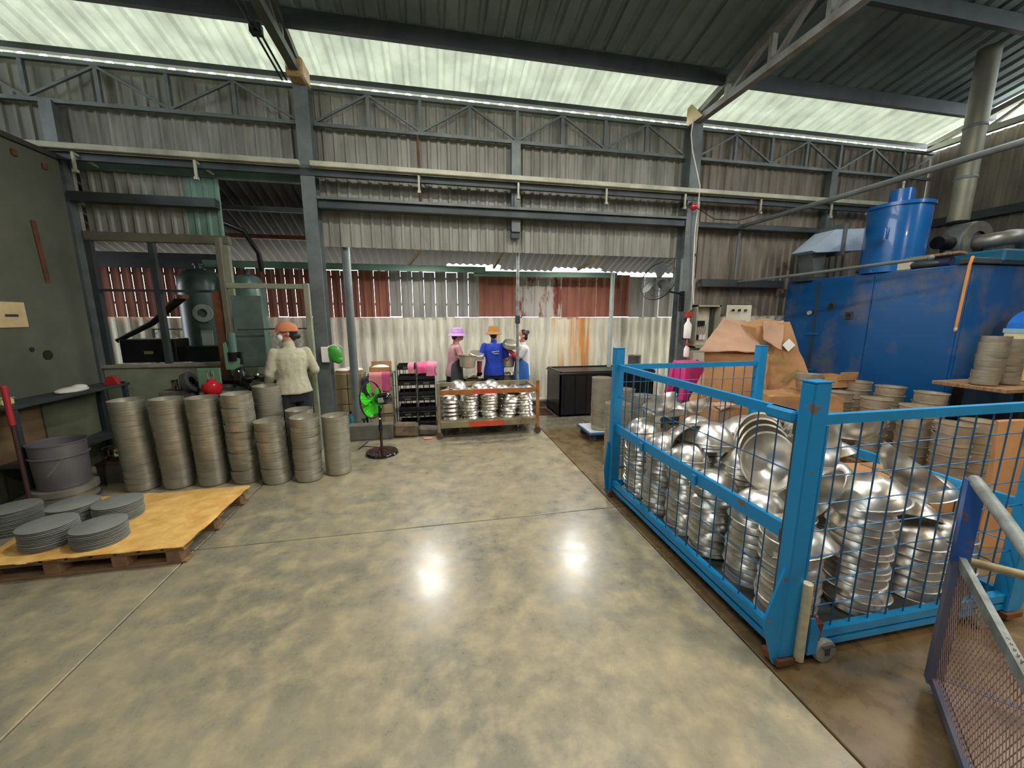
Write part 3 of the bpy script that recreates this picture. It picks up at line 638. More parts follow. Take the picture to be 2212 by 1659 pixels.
# ------------------------------------------------------------------ pots right of the cage
pb = thing('low_pallet', 'low wooden pallet under the grey pot columns', 'pallet', (4.55,2.35,0))
for k in range(9): MB().box((0,k*.22,.10),(.80,k*.22+.18,.12), ch=.003).build('deck_board', WOOD, pb, 0)
for k in range(3): MB().box((k*.35,0,0),(k*.35+.09,1.94,.10)).build('bearer', WOOD, pb, 0)
cols = [(4.74,4.06,7,'far left front'),(4.74,3.66,7,'second front'),(4.74,3.27,7,'third front'),(4.74,2.90,7,'fourth front'),(4.75,2.60,6,'nearest front'),(5.11,4.1,7,'farthest rear'),(5.11,3.75,8,'second rear'),(5.11,3.40,8,'third rear'),(5.11,3.03,8,'fourth rear'),(5.11,2.62,6,'nearest rear')]
for x, y, n, w in cols:
    stack(pot_me, 'pot', f'flanged pot, {{o}} of the {w} column by the blue oven', 'pot', f'pots of the {w} column', x, y, .121, n, .098, inv=False, wob=.006, tilt=.02, s=.80, toplabel=f'top pot of the {w} column by the blue oven', rnd=rr)
# extra rear left stacks seen through the far end of the cage
for x, y, n, w in [(2.25,4.9,24,'stack on the blue dolly'),(2.66,5.0,18,'stack right of the dolly')]:
    stack(pan_me, 'pan', f'dull pan, {{o}} of the {w} beyond the cage', 'pan', f'pans in the {w}', x, y, .145 if n == 24 else 0, n, .028 if n == 24 else .035, inv=False, wob=.002, tilt=.008, toplabel=f'top pan of the {w} beyond the cage', rnd=rr)
dl = thing('blue_dolly', 'small flat blue dolly under a pan stack left of the cage', 'dolly', (2.02,4.72,0))
MB().box((0,0,.105),(.9,.5,.14), ch=.006).build('platform', mat('dolly_blue', (60,92,140), .5, .1), dl, 0); MB().box((.02,.02,.14),(.88,.48,.144)).build('mat', mat('pale_mat', (190,194,196), .6), dl, 0)
for xx in (.08,.82):
    for yy in (.07,.43):
        w_ = MB().tube([(xx,yy-.014,.045),(xx,yy+.014,.045)], .045, 18).build('caster_wheel', RUBBER, dl); MB().box((xx-.02,yy-.02,.05),(xx+.02,yy+.02,.106)).build('caster_fork', STEELD, w_, 0)
# ------------------------------------------------------------------ people
class Fig:
    """closed pieces that a voxel remesh joins into one continuous surface"""
    def __init__(s): s.m = MB()
    def loft(s, rings, n=16):
        """rings: (x,y,z,rx,ry) horizontal ellipses"""
        vs = []; fs = []
        for x,y,z,rx,ry in rings:
            for k in range(n):
                a = 2*PI*k/n; vs.append((x+rx*math.cos(a), y+ry*math.sin(a), z))
        for i in range(len(rings)-1):
            for k in range(n): fs.append((i*n+k, i*n+(k+1)%n, (i+1)*n+(k+1)%n, (i+1)*n+k))
        fs.append(tuple(range(n-1,-1,-1))); fs.append(tuple((len(rings)-1)*n+k for k in range(n)))
        s.m.add(vs, fs)
    def limb(s, pts, rs, n=12):
        s.m.tube(pts, rs, n)
        for p, r in zip(pts, rs): s.m.ell(p, (r,r,r), None, 12, 8)
    def ell(s, c, r, rot=None): s.m.ell(c, r, rot, 16, 10)
    def done(s, name, m, parent, vox=.009, sm=3):
        me = s.m.mesh(name, m, 0); me.polygons.foreach_set('use_smooth', [True]*len(me.polygons))
        o = link(name, me, parent)
        r = o.modifiers.new('remesh', 'REMESH'); r.mode = 'VOXEL'; r.voxel_size = vox; r.use_smooth_shade = True
        q = o.modifiers.new('smooth', 'SMOOTH'); q.iterations = sm; q.factor = .5
        return o
def person(label, loc, rz_, H, look, arms, hat, mask, shirt, sleeve, pants, extra=None, lean=0, hair=HAIR, gloves=None, cuffs=None, legs=.09, jacket=False):
    """faces +y in its own space; arms = ((elbow),(wrist)) for left (-x) then right (+x)"""
    t = thing('person', label, 'person', loc, rz_); t.scale = (H/1.6,)*3
    def L(p):                                          # forward lean above the hips
        x, y, z = p; return (x, y+lean*max(0, z-.85), z)
    hc = L((0,.015,1.49)); nb = L((0,0,1.33))
    def hd(p):                                         # head space -> body space
        v = Matrix.Rotation(look,3,'Z') @ Vector(p); return (hc[0]+v.x, hc[1]+v.y, hc[2]+v.z)
    hr = (0,0,look)
    b = Fig()
    b.loft([(0,lean*max(0,z-.85),z,rx,ry) for z,rx,ry in ((.76,.12,.09),(.82,.155,.105),(.9,.15,.1),(1.0,.125,.09),(1.12,.138,.098),(1.22,.155,.102),(1.29,.15,.085),(1.33,.09,.06))])
    b.limb([nb, L((0,.01,1.42))], [.052,.05])
    b.ell(hd((0,-.01,.03)), (.073,.088,.085), hr); b.ell(hd((0,.025,-.03)), (.056,.062,.07), hr); b.ell(hd((0,.09,-.005)), (.012,.018,.02), hr); b.ell(hd((0,.08,-.05)), (.022,.01,.008), hr)
    for s_ in (-1,1): b.ell(hd((s_*.076,-.005,0)), (.01,.018,.028), hr)
    hands = []
    for s_, (el, wr_) in zip((-1,1), arms):
        sh_ = L((s_*.165,0,1.285)); el = Vector(el); wr_ = Vector(wr_)
        b.limb([sh_, tuple(el), tuple(wr_)], [.05,.038,.026])
        d = (wr_-el).normalized(); side = d.cross(Vector((0,0,1))).normalized() if abs(d.z) < .95 else Vector((1,0,0)); nrm = d.cross(side)
        hands.append((wr_, d, side, nrm, s_))
    def hand(f, wr_, d, side, nrm, s_, g=0):
        pc = wr_ + d*.05
        f.limb([tuple(wr_), tuple(wr_+d*.045)], [.025+g,.026+g])
        for k, (o_, l_) in enumerate(((-.03,.055),(-.01,.066),(.01,.062),(.03,.048))):
            a = wr_ + d*.03 + side*o_*.6; k1 = wr_ + d*.082 + side*o_; e1 = k1 + d*l_*.55 - nrm*.012; e2 = e1 + d*l_*.3 - nrm*.026
            f.limb([tuple(a), tuple(k1), tuple(e1), tuple(e2)], [.014+g,.010+g,.009+g,.008+g], 8)
        th = -s_ if s_ else 1
        f.limb([tuple(wr_+d*.02+side*th*.015), tuple(wr_+d*.05+side*th*.042), tuple(wr_+d*.075+side*th*.05-nrm*.015)], [.013+g,.011+g,.009+g], 8)
    for h in hands: hand(b, *h)
    for s_ in (-1,1):
        b.limb([(s_*legs,0,.80),(s_*legs*1.1,.015,.45),(s_*legs*1.1,0,.09)], [.078,.052,.037])
        b.limb([(s_*legs*1.1,-.02,.045),(s_*legs*1.2,.13,.03)], [.036,.028])
    b.done('body', SKIN, t, .0075, 2)
    # clothes
    c = Fig()
    z0 = .82 if jacket else .78
    g = .02 if jacket else .014
    hem = .03 if jacket else .02
    c.loft([(0,lean*max(0,z-.85),z,rx+g,ry+g) for z,rx,ry in ((z0,.16+hem*.6,.115+hem*.5),(.9,.155+hem*.3,.108+hem*.3),(1.0,.135,.098),(1.12,.142,.1),(1.22,.158,.104),(1.285,.155,.088),(1.325,.10,.062))])
    c.limb([L((0,0,1.32)), L((0,.004,1.365))], [.062 if jacket else .055]*2)
    for s_, (el, wr_) in zip((-1,1), arms):
        sh_ = L((s_*.165,0,1.28)); el = Vector(el); wr_ = Vector(wr_); shv = Vector(sh_)
        if sleeve == 'long': c.limb([sh_, tuple(el), tuple(wr_-(wr_-el)*.06)], [.058,.052,.042])
        else: c.limb([sh_, tuple(shv+(el-shv)*.72)], [.062,.055])
    so_ = c.done('jacket' if jacket else 'shirt', shirt, t, .011, 2)
    tx = bpy.data.textures.get('creases') or bpy.data.textures.new('creases', 'CLOUDS'); tx.noise_scale = .09
    dm = so_.modifiers.new('creases', 'DISPLACE'); dm.texture = tx; dm.strength = .022 if jacket else .012; dm.mid_level = .5
    q = Fig(); q.loft([(0,0,z,rx,ry) for z,rx,ry in ((.72,.14,.105),(.80,.168,.12),(.9,.162,.112),(.93,.15,.105))])
    for s_ in (-1,1): q.limb([(s_*legs,0,.78),(s_*legs*1.1,.012,.45),(s_*legs*1.1,0,.10)], [.094,.072,.06])
    q.done('trousers', pants, t, .012, 2)
    f = Fig()
    for s_ in (-1,1): f.limb([(s_*legs*1.1,-.03,.045),(s_*legs*1.2,.14,.035)], [.045,.036])
    f.done('shoes', BLACK, t, .012, 1)
    if gloves:
        for h, nm in zip(hands, 'lr'):
            f = Fig(); hand(f, *h, g=.004); f.done('glove', gloves, t, .008, 1)
    if cuffs:
        for (el, wr_) in arms:
            f = Fig(); el = Vector(el); wr_ = Vector(wr_); f.limb([tuple(el+(wr_-el)*.05), tuple(wr_)], [.047,.038]); f.done('arm_sleeve', cuffs, t, .01, 1)
    # eyes, hair
    for s_ in (-1,1):
        e = MB().ell(hd((s_*.028,.078,.012)), (.013,.008,.008), hr).build('eye', EYEW, t)
        MB().ell(hd((s_*.028,.085,.012)), (.006,.004,.006), hr).build('iris', HAIR, e)
    f = Fig(); f.ell(hd((0,-.022,.036)), (.08,.085,.088), hr); f.ell(hd((0,-.055,-.02)), (.062,.045,.06), hr); 
    if extra == 'bun': f.ell(hd((0,-.10,.075)), (.035,.035,.035), hr)
    if extra == 'tail': f.ell(hd((0,-.105,-.03)), (.022,.03,.03), hr)
    f.done('hair', hair, t, .008, 1)
    M = Matrix.Translation(hc) @ Matrix.Rotation(look,4,'Z')
    if mask:
        m = MB(); m.ell((0,.068,-.035), (.058,.042,.05)); o = MB().add([M @ Vector(v) for v in m.v], m.f).build('face_mask', mask, t)
        for s_ in (-1,1): MB().tube([tuple(M @ Vector(v)) for v in ((s_*.05,.07,-.02),(s_*.078,.02,0),(s_*.08,-.005,.012))], .0022, 6).build('strap', mask, o)
    if hat:
        kind, hm = hat; m = MB()
        if kind == 'cap':
            m.lathe([(.0,.135),(.04,.13),(.07,.11),(.09,.075),(.096,.03),(.094,.03),(.0,.125)], 28, sx=.98, sy=1.2)
            o = MB().add([M @ Vector(v) for v in m.v], m.f).build('cap', hm, t)
            br = MB(); pts = []
            for k in range(13): a = PI*k/12; pts.append((.078*math.cos(a), .06+.105*math.sin(a)))
            br.prism(pts, .006, Matrix.Translation((0,.02,.032)) @ Matrix.Rotation(-.16,4,'X')); MB().add([M @ Vector(v) for v in br.v], br.f).build('brim', hm, o)
            MB().ell(tuple(M @ Vector((0,0,.136))), (.008,.008,.005)).build('cap_button', hm, o); MB().ell(tuple(M @ Vector((0,.1,.07))), (.014,.006,.01)).build('badge', WHITE, o)
        else:
            m.lathe([(0,.142),(.05,.138),(.078,.125),(.09,.06),(.094,.045),(.135,.0),(.133,-.004),(.092,.038),(.086,.06),(0,.13)], 30, sx=1.06, sy=1.24)
            o = MB().add([M @ Vector(v) for v in m.v], m.f).build('bucket_hat', hm, t)
            MB().lathe([(.0925,.05),(.0955,.048),(.0935,.062),(.0905,.064)], 30, sx=1.06, sy=1.24, M=M).build('hat_band', hm, o)
    return t, L
JK = mat('pale_khaki_cloth', (184,180,154), .9, 0, .1, 9, bump=.15, bscale=30)
person('worker with orange brown cap, white mask and pale khaki jacket at the polishing machine', (-1.63,4.82,0), R(34), 1.62, R(74), (((-.225,.03,1.05),(-.21,.19,.86)),((.24,-.02,1.06),(.25,.20,.98))), ('cap', mat('orange_brown_cloth', (196,122,84), .85)), mat('mask_white', (240,240,240), .8), JK, 'long', DARKC, 'tail', lean=.06, jacket=True)
PKS = mat('dusty_pink_cloth', (190,142,150), .9, 0, .1, 12)
p2, L2 = person('woman with lilac bucket hat, green mask, pink shirt and dark apron holding a pot', (.28,6.42,0), R(-80), 1.50, R(0), (((-.21,.10,1.08),(-.14,.30,1.10)),((.21,.12,1.06),(.14,.32,1.10))), ('bucket', mat('lilac_cloth', (190,150,214), .85)), mat('mask_olive', (140,144,110), .8), PKS, 'short', DARKC, lean=.12, gloves=mat('dark_violet_glove', (70,44,60), .7))
APD = mat('dark_apron', (50,52,54), .6, 0, .1, 6)
def apron(par, m, lean=.1, nm='apron'):
    vs = []; fs = []; n = 10
    rows = ((1.20,.09,.118),(1.08,.13,.125),(1.0,.150,.130),(.88,.175,.145),(.7,.185,.16),(.5,.19,.165),(.38,.19,.165))
    for t_ in (0,.006):
        for z, rx, ry in rows:
            for k in range(n+1): a = PI*((.06+.88*k/n) if z > 1.05 else (-.16+1.32*k/n)); vs.append(((rx+.022)*math.cos(a), (ry+.02)*math.sin(a)+t_+lean*max(0,z-.85), z))
    N_ = len(rows)*(n+1)
    for i in range(len(rows)-1):
        for k in range(n): a = i*(n+1)+k; fs += [(a,a+1,a+n+2,a+n+1),(N_+a+n+1,N_+a+n+2,N_+a+1,N_+a)]
    return MB().add(vs, fs).build(nm, m, par, 60)
apron(p2, APD, .12)
BLU = mat('royal_blue_cloth', (26,62,178), .85, 0, .1, 9, bump=.1)
p3, L3 = person('woman seen from behind with tan bucket hat, royal blue polo and pink arm sleeves', (.95,6.28,0), R(4), 1.53, R(-14), (((-.25,.0,1.05),(-.24,.12,.84)),((.24,.02,1.06),(.22,.22,.90))), ('bucket', mat('tan_cloth', (178,126,60), .85)), None, BLU, 'short', DARKC, gloves=BLACK, cuffs=mat('rose_sleeve', (206,96,110), .85))
def text(body, size, loc, rot, m, parent, nm='lettering', ex=.0006):
    cu = bpy.data.curves.new(nm, 'FONT'); cu.body = body; cu.size = size; cu.align_x = 'CENTER'; cu.align_y = 'CENTER'; cu.extrude = ex
    o = bpy.data.objects.new(nm, cu); C.objects.link(o); cu.materials.append(m)
    dg_ = bpy.context.evaluated_depsgraph_get(); me = bpy.data.meshes.new_from_object(o.evaluated_get(dg_)); bpy.data.objects.remove(o)
    return link(nm, me, parent, loc, rot)
lg = MB()
for k, w_ in enumerate((.012,.008,.009,.007,.009,.006,.010,.008)): lg.box((-.062+k*.016,-.137,1.185+.002*k),(-.062+k*.016+w_,-.130,1.200+.002*k))
lg.box((-.05,-.137,1.166),(.06,-.131,1.170)); lg.box((-.03,-.137,1.156),(.05,-.131,1.159)); lg.build('back_print', WHITE, p3, 0)
p4, L4 = person('woman with dark hair bun, white mask, white shirt, red sleeves and blue apron facing left', (1.46,6.34,0), R(86), 1.48, R(8), (((-.20,.12,1.12),(-.10,.27,1.24)),((.22,.12,1.06),(.14,.28,1.02))), None, mat('mask_white', (240,240,240)), mat('white_grey_cloth', (220,220,222), .9), 'short', DARKC, 'bun', gloves=APD, cuffs=mat('red_pink_sleeve', (206,66,84), .85))
apron(p4, mat('blue_apron', (30,98,176), .5, 0, .1, 6), 0)
def single(me, name, lab, cat, loc, rot=(0,0,0), s=1): return put(me, name, lab, cat, None, loc, rot, s)
potb = MB().lathe(shell([(0,0),(.10,0),(.12,.012),(.128,.09),(.135,.17),(.145,.20),(.15,.204)], .003), 32).mesh('deep_pot', ALUD2, 50)
def hpot(x, y, z, lab, tilt, sc=1):
    t = thing('deep_pot', lab, 'pot', (x,y,z)); t.rotation_euler = (tilt, .06, 0); t.scale = (sc,)*3
    link('pot_body', potb, t)
    for s_ in (-1,1): MB().tube([(s_*.13,-.04,.15),(s_*.175,-.03,.16),(s_*.175,.03,.16),(s_*.13,.04,.15)], .008, 8).build('handle', ALUD, t)
    return t
hpot(.50,6.18,.90,'deep grey pot held by the woman in the lilac hat', .05)
hpot(1.20,6.42,.86,'deep grey pot in front of the woman with the hair bun', .0, .92)
single(pan_me, 'pan', 'pan held out beside the shoulder of the blue polo wearer', 'pan', (.66,6.2,1.13), (R(200),R(8),0), .95)
single(pan_me, 'pan', 'pan raised in front of the white mask of the bun-haired woman', 'pan', (1.22,6.2,1.30), (R(204),R(6),0), .95)
for k, (x, y, h) in enumerate(((.62,6.62,.66),(1.0,6.72,.62),(1.28,6.68,.7))):
    w = ['left','middle','right'][k]
    t = thing('washing_tub', f'{w} of three worn metal tubs between the three workers', 'tub', (x,y,0))
    MB().lathe(shell([(0,0),(.17,0),(.18,.02),(.185,h*.5),(.18,h-.02),(.19,h)], .005), 30).build('tub_body', [TROLY,RUST,TROLY][k], t)
    for zz in (h*.33, h*.66): MB().lathe([(.184,zz-.01),(.192,zz),(.184,zz+.01)], 30).build('hoop', TROLY, t)
for k, (x, y, z, r_) in enumerate(((.66,6.6,.72,.9),(.86,6.62,.70,.8),(1.06,6.7,.68,.9),(1.22,6.6,.76,.7))):
    w = ['leftmost','second','third','rightmost'][k]
    single(wok_me, 'bowl', f'{w} of four wet bowls on the tubs between the workers', 'bowl', (x,y,z), (R(160+k*9),R(10-k*8),0), r_)
t = thing('wash_table', 'low grey table carrying the worn metal tubs behind the pan trolley', 'table', (.95,6.86,0))
MB().box((-.55,-.08,.56),(.55,.14,.60), ch=.005).build('table_top', STEELD, t, 0)
for xx in (-.5,.5):
    for yy in (-.05,.1): MB().box((xx-.02,yy-.02,0),(xx+.02,yy+.02,.56)).build('leg', STEELD, t, 0)
bn2 = thing('grey_bin', 'small grey bin behind the woman in the lilac hat', 'bin', (.18,6.75,0)); MB().lathe(shell([(0,0),(.11,0),(.14,.55),(.15,.56),(.15,.58)], .004), 24).build('bin_body', mat('grey_bin', (110,114,120), .5), bn2); MB().lathe([(.145,.5),(.153,.51),(.153,.53),(.145,.54)], 24).build('rim', STEELD, bn2)
# ------------------------------------------------------------------ rusty pan trolley
ct = thing('pan_trolley', 'rusty metal trolley of stacked pans with red painted marks in front of the workers', 'trolley', (.02,5.30,0))
tw, td = 1.42, .66
for i, (x, y) in enumerate(((0,0),(tw,0),(0,td),(tw,td))):
    m = MB(); m.box((x-.022,y-.022,.10),(x+.022,y+.022,.80 if y == 0 else .70), ch=.004); m.build('post', [TROLY,ORNG][x > 0], ct, 0)
    wv = MB().lathe([(0,-.016),(.03,-.016),(.05,-.012),(.052,0),(.05,.012),(.03,.016),(0,.016)], 22, M=Matrix.Rotation(PI/2,4,'X'), c=(x,y,.052)).build('caster_wheel', RUBBER, ct)
    m = MB(); m.box((x-.022,y-.024,.05),(x+.022,y-.019,.1)); m.box((x-.022,y+.019,.05),(x+.022,y+.024,.1)); m.box((x-.026,y-.026,.098),(x+.026,y+.026,.104)); m.build('caster_fork', RUST, wv, 0)
for y in (0, td):
    r_ = MB().box((.022,y-.012,.63),(tw-.022,y+.012,.70), ch=.004).build('top_rail', ORNG if y == 0 else TROLY, ct, 0)
    if y == 0: MB().box((.48,-.0135,.632),(.82,-.011,.698)).build('painted_patch', REDO, r_, 0)
for x in (0, tw): MB().box((x-.012,.022,.63),(x+.012,td-.022,.69), ch=.004).build('top_rail', TROLY, ct, 0)
MB().box((0,-.005,.235),(tw,td+.005,.25)).build('deck', TROLY, ct, 0)
e_ = MB().box((.022,-.03,.16),(tw-.022,-.008,.25), ch=.004).build('deck_edge', TROLY, ct, 0); MB().box((.42,-.0315,.165),(.92,-.029,.245)).build('painted_patch', REDO, e_, 0)
MB().box((.022,td+.0,.16),(tw-.022,td+.025,.235)).build('deck_edge', TROLY, ct, 0)
MB().box((.42,.3,.06),(.46,.34,.235)).build('stay', WHITE, ct, 0)
rs = random.Random(5)
for k, (x, n, ln) in enumerate(((.20,5,(.0,0)),(.48,9,(0,0)),(.75,8,(.002,0)),(1.03,7,(.012,0)),(1.30,8,(-.004,0)))):
    w = ['leftmost','second','third','fourth, leaning','rightmost'][k]
    stack(wok_me, 'bowl', f'bowl, {{o}} of the {w} pile on the rusty trolley', 'bowl', f'bowls in the {w} pile of the rusty trolley', x-.01, 5.47, .252, n, .042 if n > 5 else .06, lean=ln, wob=.008, tilt=.08, rnd=rs, s=.9)
for k, (x, y, z, a, b, sc) in enumerate(((.14,5.56,.66,172,4,.95),(.32,5.72,.76,184,-6,.98),(.47,5.50,.68,178,10,.85),(.60,5.62,.72,160,14,.95),(.76,5.54,.70,176,-10,.95),(.86,5.74,.74,168,18,.98),(1.0,5.56,.70,184,22,.9),(1.14,5.52,.68,176,16,.9),(1.33,5.56,.68,178,0,.95),(.22,5.80,.66,176,3,.9),(1.2,5.78,.66,180,-8,.9))):
    w = ['front left','highest left','third','tilted fourth','middle front','rear central','tilted right of middle','small tilted','rightmost','rear left','rear right'][k]
    single(wok_me, 'bowl', f'{w} upturned bowl heaped above the rail of the rusty trolley', 'bowl', (x,y,z), (R(a),R(b),k), sc)
for k in range(5): stack(wok_me, 'bowl', f'bowl, {{o}} of the {["leftmost","second","middle","fourth","rightmost"][k]} rear pile on the rusty trolley', 'bowl', f'rear pile {k} bowls on the rusty trolley', .2+k*.27, 5.78, .252, 8, .042, wob=.006, tilt=.06, rnd=rs, s=.88)
# ------------------------------------------------------------------ floor fan with green blades
fn = thing('floor_fan', 'black pedestal fan with bright green blades standing on the aisle floor', 'fan', (-.70,4.86,0))
MB().lathe([(.02,.03),(.05,.03),(.10,.018),(.13,.022),(.165,.036),(.19,.034),(.2,.018),(.2,0),(.16,0),(.12,.006),(.02,.008)], 40).build('base', mat('gloss_black', (20,20,22), .12, 0, .1, 3, coat=1), fn)
pole_ = MB().tube([(0,0,.03),(0,0,.30)], .017, 14).build('pole', mat('rusty_chrome', (92,74,62), .3, .7, .3, 9), fn)
MB().tube([(0,0,.28),(0,0,.34),(0,0,.40),(0,0,.62)], [.02,.028,.018,.014], 14).build('pole_sleeve', BLACK, fn)
MB().ell((-.0,-.03,.46), (.012,.012,.012)).build('knob', WHITE, fn)
hd_ = Matrix.Translation((-.02,0,.70)) @ Matrix.Rotation(R(-24),4,'Z') @ Matrix.Rotation(R(-98),4,'Y') @ Matrix.Scale(1.15,4)   # z -> -x, blows to the left
def P(m, nm, mt, par=fn, a=40): return MB().add([hd_ @ Vector(v) for v in m.v], m.f).build(nm, mt, par, a)
P(MB().lathe([(0,-.16),(.045,-.155),(.062,-.13),(.066,-.04),(.055,.0),(0,.0)], 24), 'motor_housing', mat('gloss_black', (20,20,22)))
P(MB().box((-.028,-.07,-.11),(.022,-.062,-.05)), 'rating_label', mat('pale_green_label', (160,190,150), .6), a=0)
cgm = MB()
for k in range(28):
    a = 2*PI*k/28; c_, s_ = math.cos(a), math.sin(a)
    cgm.tube([(.05*c_,.05*s_,.0),(.12*c_,.12*s_,.01),(.195*c_,.195*s_,.05),(.20*c_,.20*s_,.07)], .0014, 5)
    cgm.tube([(.04*c_,.04*s_,.15),(.13*c_,.13*s_,.135),(.195*c_,.195*s_,.09),(.20*c_,.20*s_,.07)], .0014, 5)
cgm.lathe([(.198,.062),(.205,.066),(.205,.075),(.198,.079)], 40); cgm.lathe([(.0,.148),(.045,.148),(.045,.155),(0,.155)], 24)
o = P(cgm, 'guard', BLACK); o['kind'] = 'stuff'
hb = P(MB().lathe([(0,.04),(.03,.04),(.03,.10),(.02,.115),(0,.12)], 20), 'blade_hub', mat('fan_green', (60,230,20), .25, 0, .1, 3))
for k in range(5):
    m = MB(); vs = []; fs = []
    for i in range(7):
        r_ = .03+.155*i/6; wd = .56*math.sin(.5+2.1*i/6)
        for j in range(6):
            a = 2*PI*k/5+(j/5-.5)*2*wd; vs.append((r_*math.cos(a), r_*math.sin(a), .055+.04*j/5))
    for t_ in (0,): 
        for i in range(6):
            for j in range(5): q = i*6+j; fs.append((q,q+1,q+7,q+6))
    n_ = len(vs); vs += [(x,y,z+.002) for x,y,z in vs]; fs += [tuple(n_+v for v in f[::-1]) for f in fs]
    MB().add([hd_ @ Vector(v) for v in vs], fs).build('blade', mat('fan_green', (40,190,20)), fn)
cb2 = MB().tube([(.02,.16,.01),(-.1,.25,.008),(-.28,.32,.008),(-.32,.2,.008),(-.25,.5,.008)], .005, 6).build('power_cord', BLACK, fn)
# ------------------------------------------------------------------ crates and shelves behind the fan
for c_ in range(2):
    for k in range(4):
        t = thing('black_crate', f'black plastic crate, {["bottom","second","third","top"][k]} of the {["left","right"][c_]} pile under the pink cloths', 'crate', (-.58+c_*.29,6.02,k*.245), 0, 'black crates under the pink cloths')
        m = MB(); m.box((0,0,0),(.27,.36,.012)); 
        for (a, b) in (((0,0),(.27,.01)),((0,.35),(.27,.36)),((0,0),(.01,.36)),((.26,0),(.27,.36))):
            m.box((a[0],a[1],0),(b[0],b[1],.06)); m.box((a[0],a[1],.17),(b[0],b[1],.235))
        for xx in (0,.085,.175,.26): m.box((xx,-.004,0),(xx+.01,.008,.235)); m.box((xx,.352,0),(xx+.01,.364,.235))
        m.box((-.005,-.005,.22),(.275,.365,.238)) if False else None
        m.build('crate_body', BLACK, t, 0)
        MB().box((.09,-.008,.185),(.18,-.002,.215), ch=.003).build('handle', mat('grey_handle', (90,94,98), .4), t, 0)
def cloth(name, lab, x0, x1, y0, y1, z, drop, m, cat='cloth', seed=1, amp=.012):
    """cloth lying over an edge: flat part at height z, hanging down in front by drop"""
    r = random.Random(seed); nx, ny = 10, 12; L_ = (y1-y0)+drop; vs = []; fs = []
    for t_ in (0,.004):
        for j in range(ny+1):
            for i in range(nx+1):
                s_ = L_*j/ny; x = x0+(x1-x0)*i/nx; q = noise.noise((x*14+seed, s_*9, seed))*amp
                if s_ < (y1-y0): vs.append((x, y1-s_, z+.006+abs(q)+t_))
                else: vs.append((x+q, y0-.008-abs(q)-t_, z-(s_-(y1-y0))+(.02*noise.noise((x*8,seed,0)) if j == ny else 0)))
    N_ = (nx+1)*(ny+1)
    for j in range(ny):
        for i in range(nx): a = j*(nx+1)+i; fs += [(a,a+1,a+nx+2,a+nx+1),(N_+a+nx+1,N_+a+nx+2,N_+a+1,N_+a)]
    o = MB().add(vs, fs).build(name, m, None, 70); return tag(o, lab, cat)
PK2 = mat('deep_pink_cloth', (232,92,146), .8, 0, .12, 8); PK3 = mat('salmon_pink_cloth', (224,140,140), .8, 0, .12, 8)
cloth('pink_cloth', 'pink cloth strip hanging over the left black crate', -.42,-.33,6.0,6.3,.975,.12,PINK,seed=2)
cloth('pink_cloth', 'bright pink rag bunched over the right black crate', -.28,-.12,6.0,6.3,.975,.13,PK2,seed=5,amp=.03)
cloth('pink_cloth', 'rounded pink bag bundle on the right end of the black crates', -.14,.02,6.0,6.3,.98,.17,PINK,seed=9,amp=.04)
sh2 = thing('pallet_cage_rack', 'low wire rack with tan boxes and a pink cloth right of the round post', 'rack', (-1.0,6.0,0))
for xx in (0,.36):
    for yy in (0,.3): MB().tube([(xx,yy,0),(xx,yy,.86)], .008, 8).build('rack_post', STEEL, sh2)
for zz in (.22,.42,.62,.84): 
    MB().tube([(0,0,zz),(.36,0,zz)], .006, 6).build('rack_bar', STEEL, sh2); MB().tube([(0,.3,zz),(.36,.3,zz)], .006, 6).build('rack_bar', STEEL, sh2)
MB().box((0,0,.845),(.36,.3,.855)).build('rack_shelf', STEEL, sh2, 0); MB().box((0,0,.02),(.36,.3,.03)).build('rack_shelf', STEEL, sh2, 0)
for k in range(4):
    b_ = thing('tan_box', f'pale tan box, {["lowest","second","third","topmost"][k]} inside the wire rack', 'box', (-.975,6.02,.035+k*.2))
    MB().box((0,0,0),(.31,.26,.185), ch=.006).build('box_body', mat('pale_tan_card', (178,164,132), .8, 0, .15, 5), b_, 0); MB().box((.12,-.002,0),(.18,.0,.185)).build('tape', mat('tan_tape', (150,128,90), .4), b_, 0)
tb = thing('open_carton', 'small open carton of white paper on the wire rack', 'box', (-.98,6.03,.86))
m = MB(); m.box((0,0,0),(.3,.22,.006)); m.box((0,0,0),(.3,.006,.09)); m.box((0,.214,0),(.3,.22,.16)); m.box((0,0,0),(.006,.22,.1)); m.box((.294,0,0),(.3,.22,.1)); m.build('carton_body', CARD, tb, 0); MB().ell((.15,.11,.075),(.13,.09,.045)).build('paper_wad', WHITE, tb)
cloth('pink_cloth', 'salmon pink cloth hanging on the wire rack front', -.98,-.80,5.98,6.05,.865,.30,PK3,seed=12)
cloth('pink_cloth', 'darker pink cloth hanging beside the salmon one on the wire rack', -.80,-.68,5.98,6.05,.87,.27,mat('rose_cloth', (198,88,134), .8),seed=14)
cloth('dark_cloth', 'dark blue cloth hanging left of the wire rack', -1.08,-.99,5.97,6.1,.80,.26,mat('navy_cloth', (44,46,60), .8),seed=16)
sf = thing('tan_box_shelf', 'stack of tan cartons on a dark stand between the left column and the round post', 'shelf', (-1.52,6.0,0))
MB().box((0,0,.14),(.44,.35,.17)).build('stand_top', STEELD, sf, 0)
for xx in (.02,.40): MB().box((xx,.02,0),(xx+.03,.05,.14)).build('leg', STEELD, sf, 0); MB().box((xx,.3,0),(xx+.03,.33,.14)).build('leg', STEELD, sf, 0)
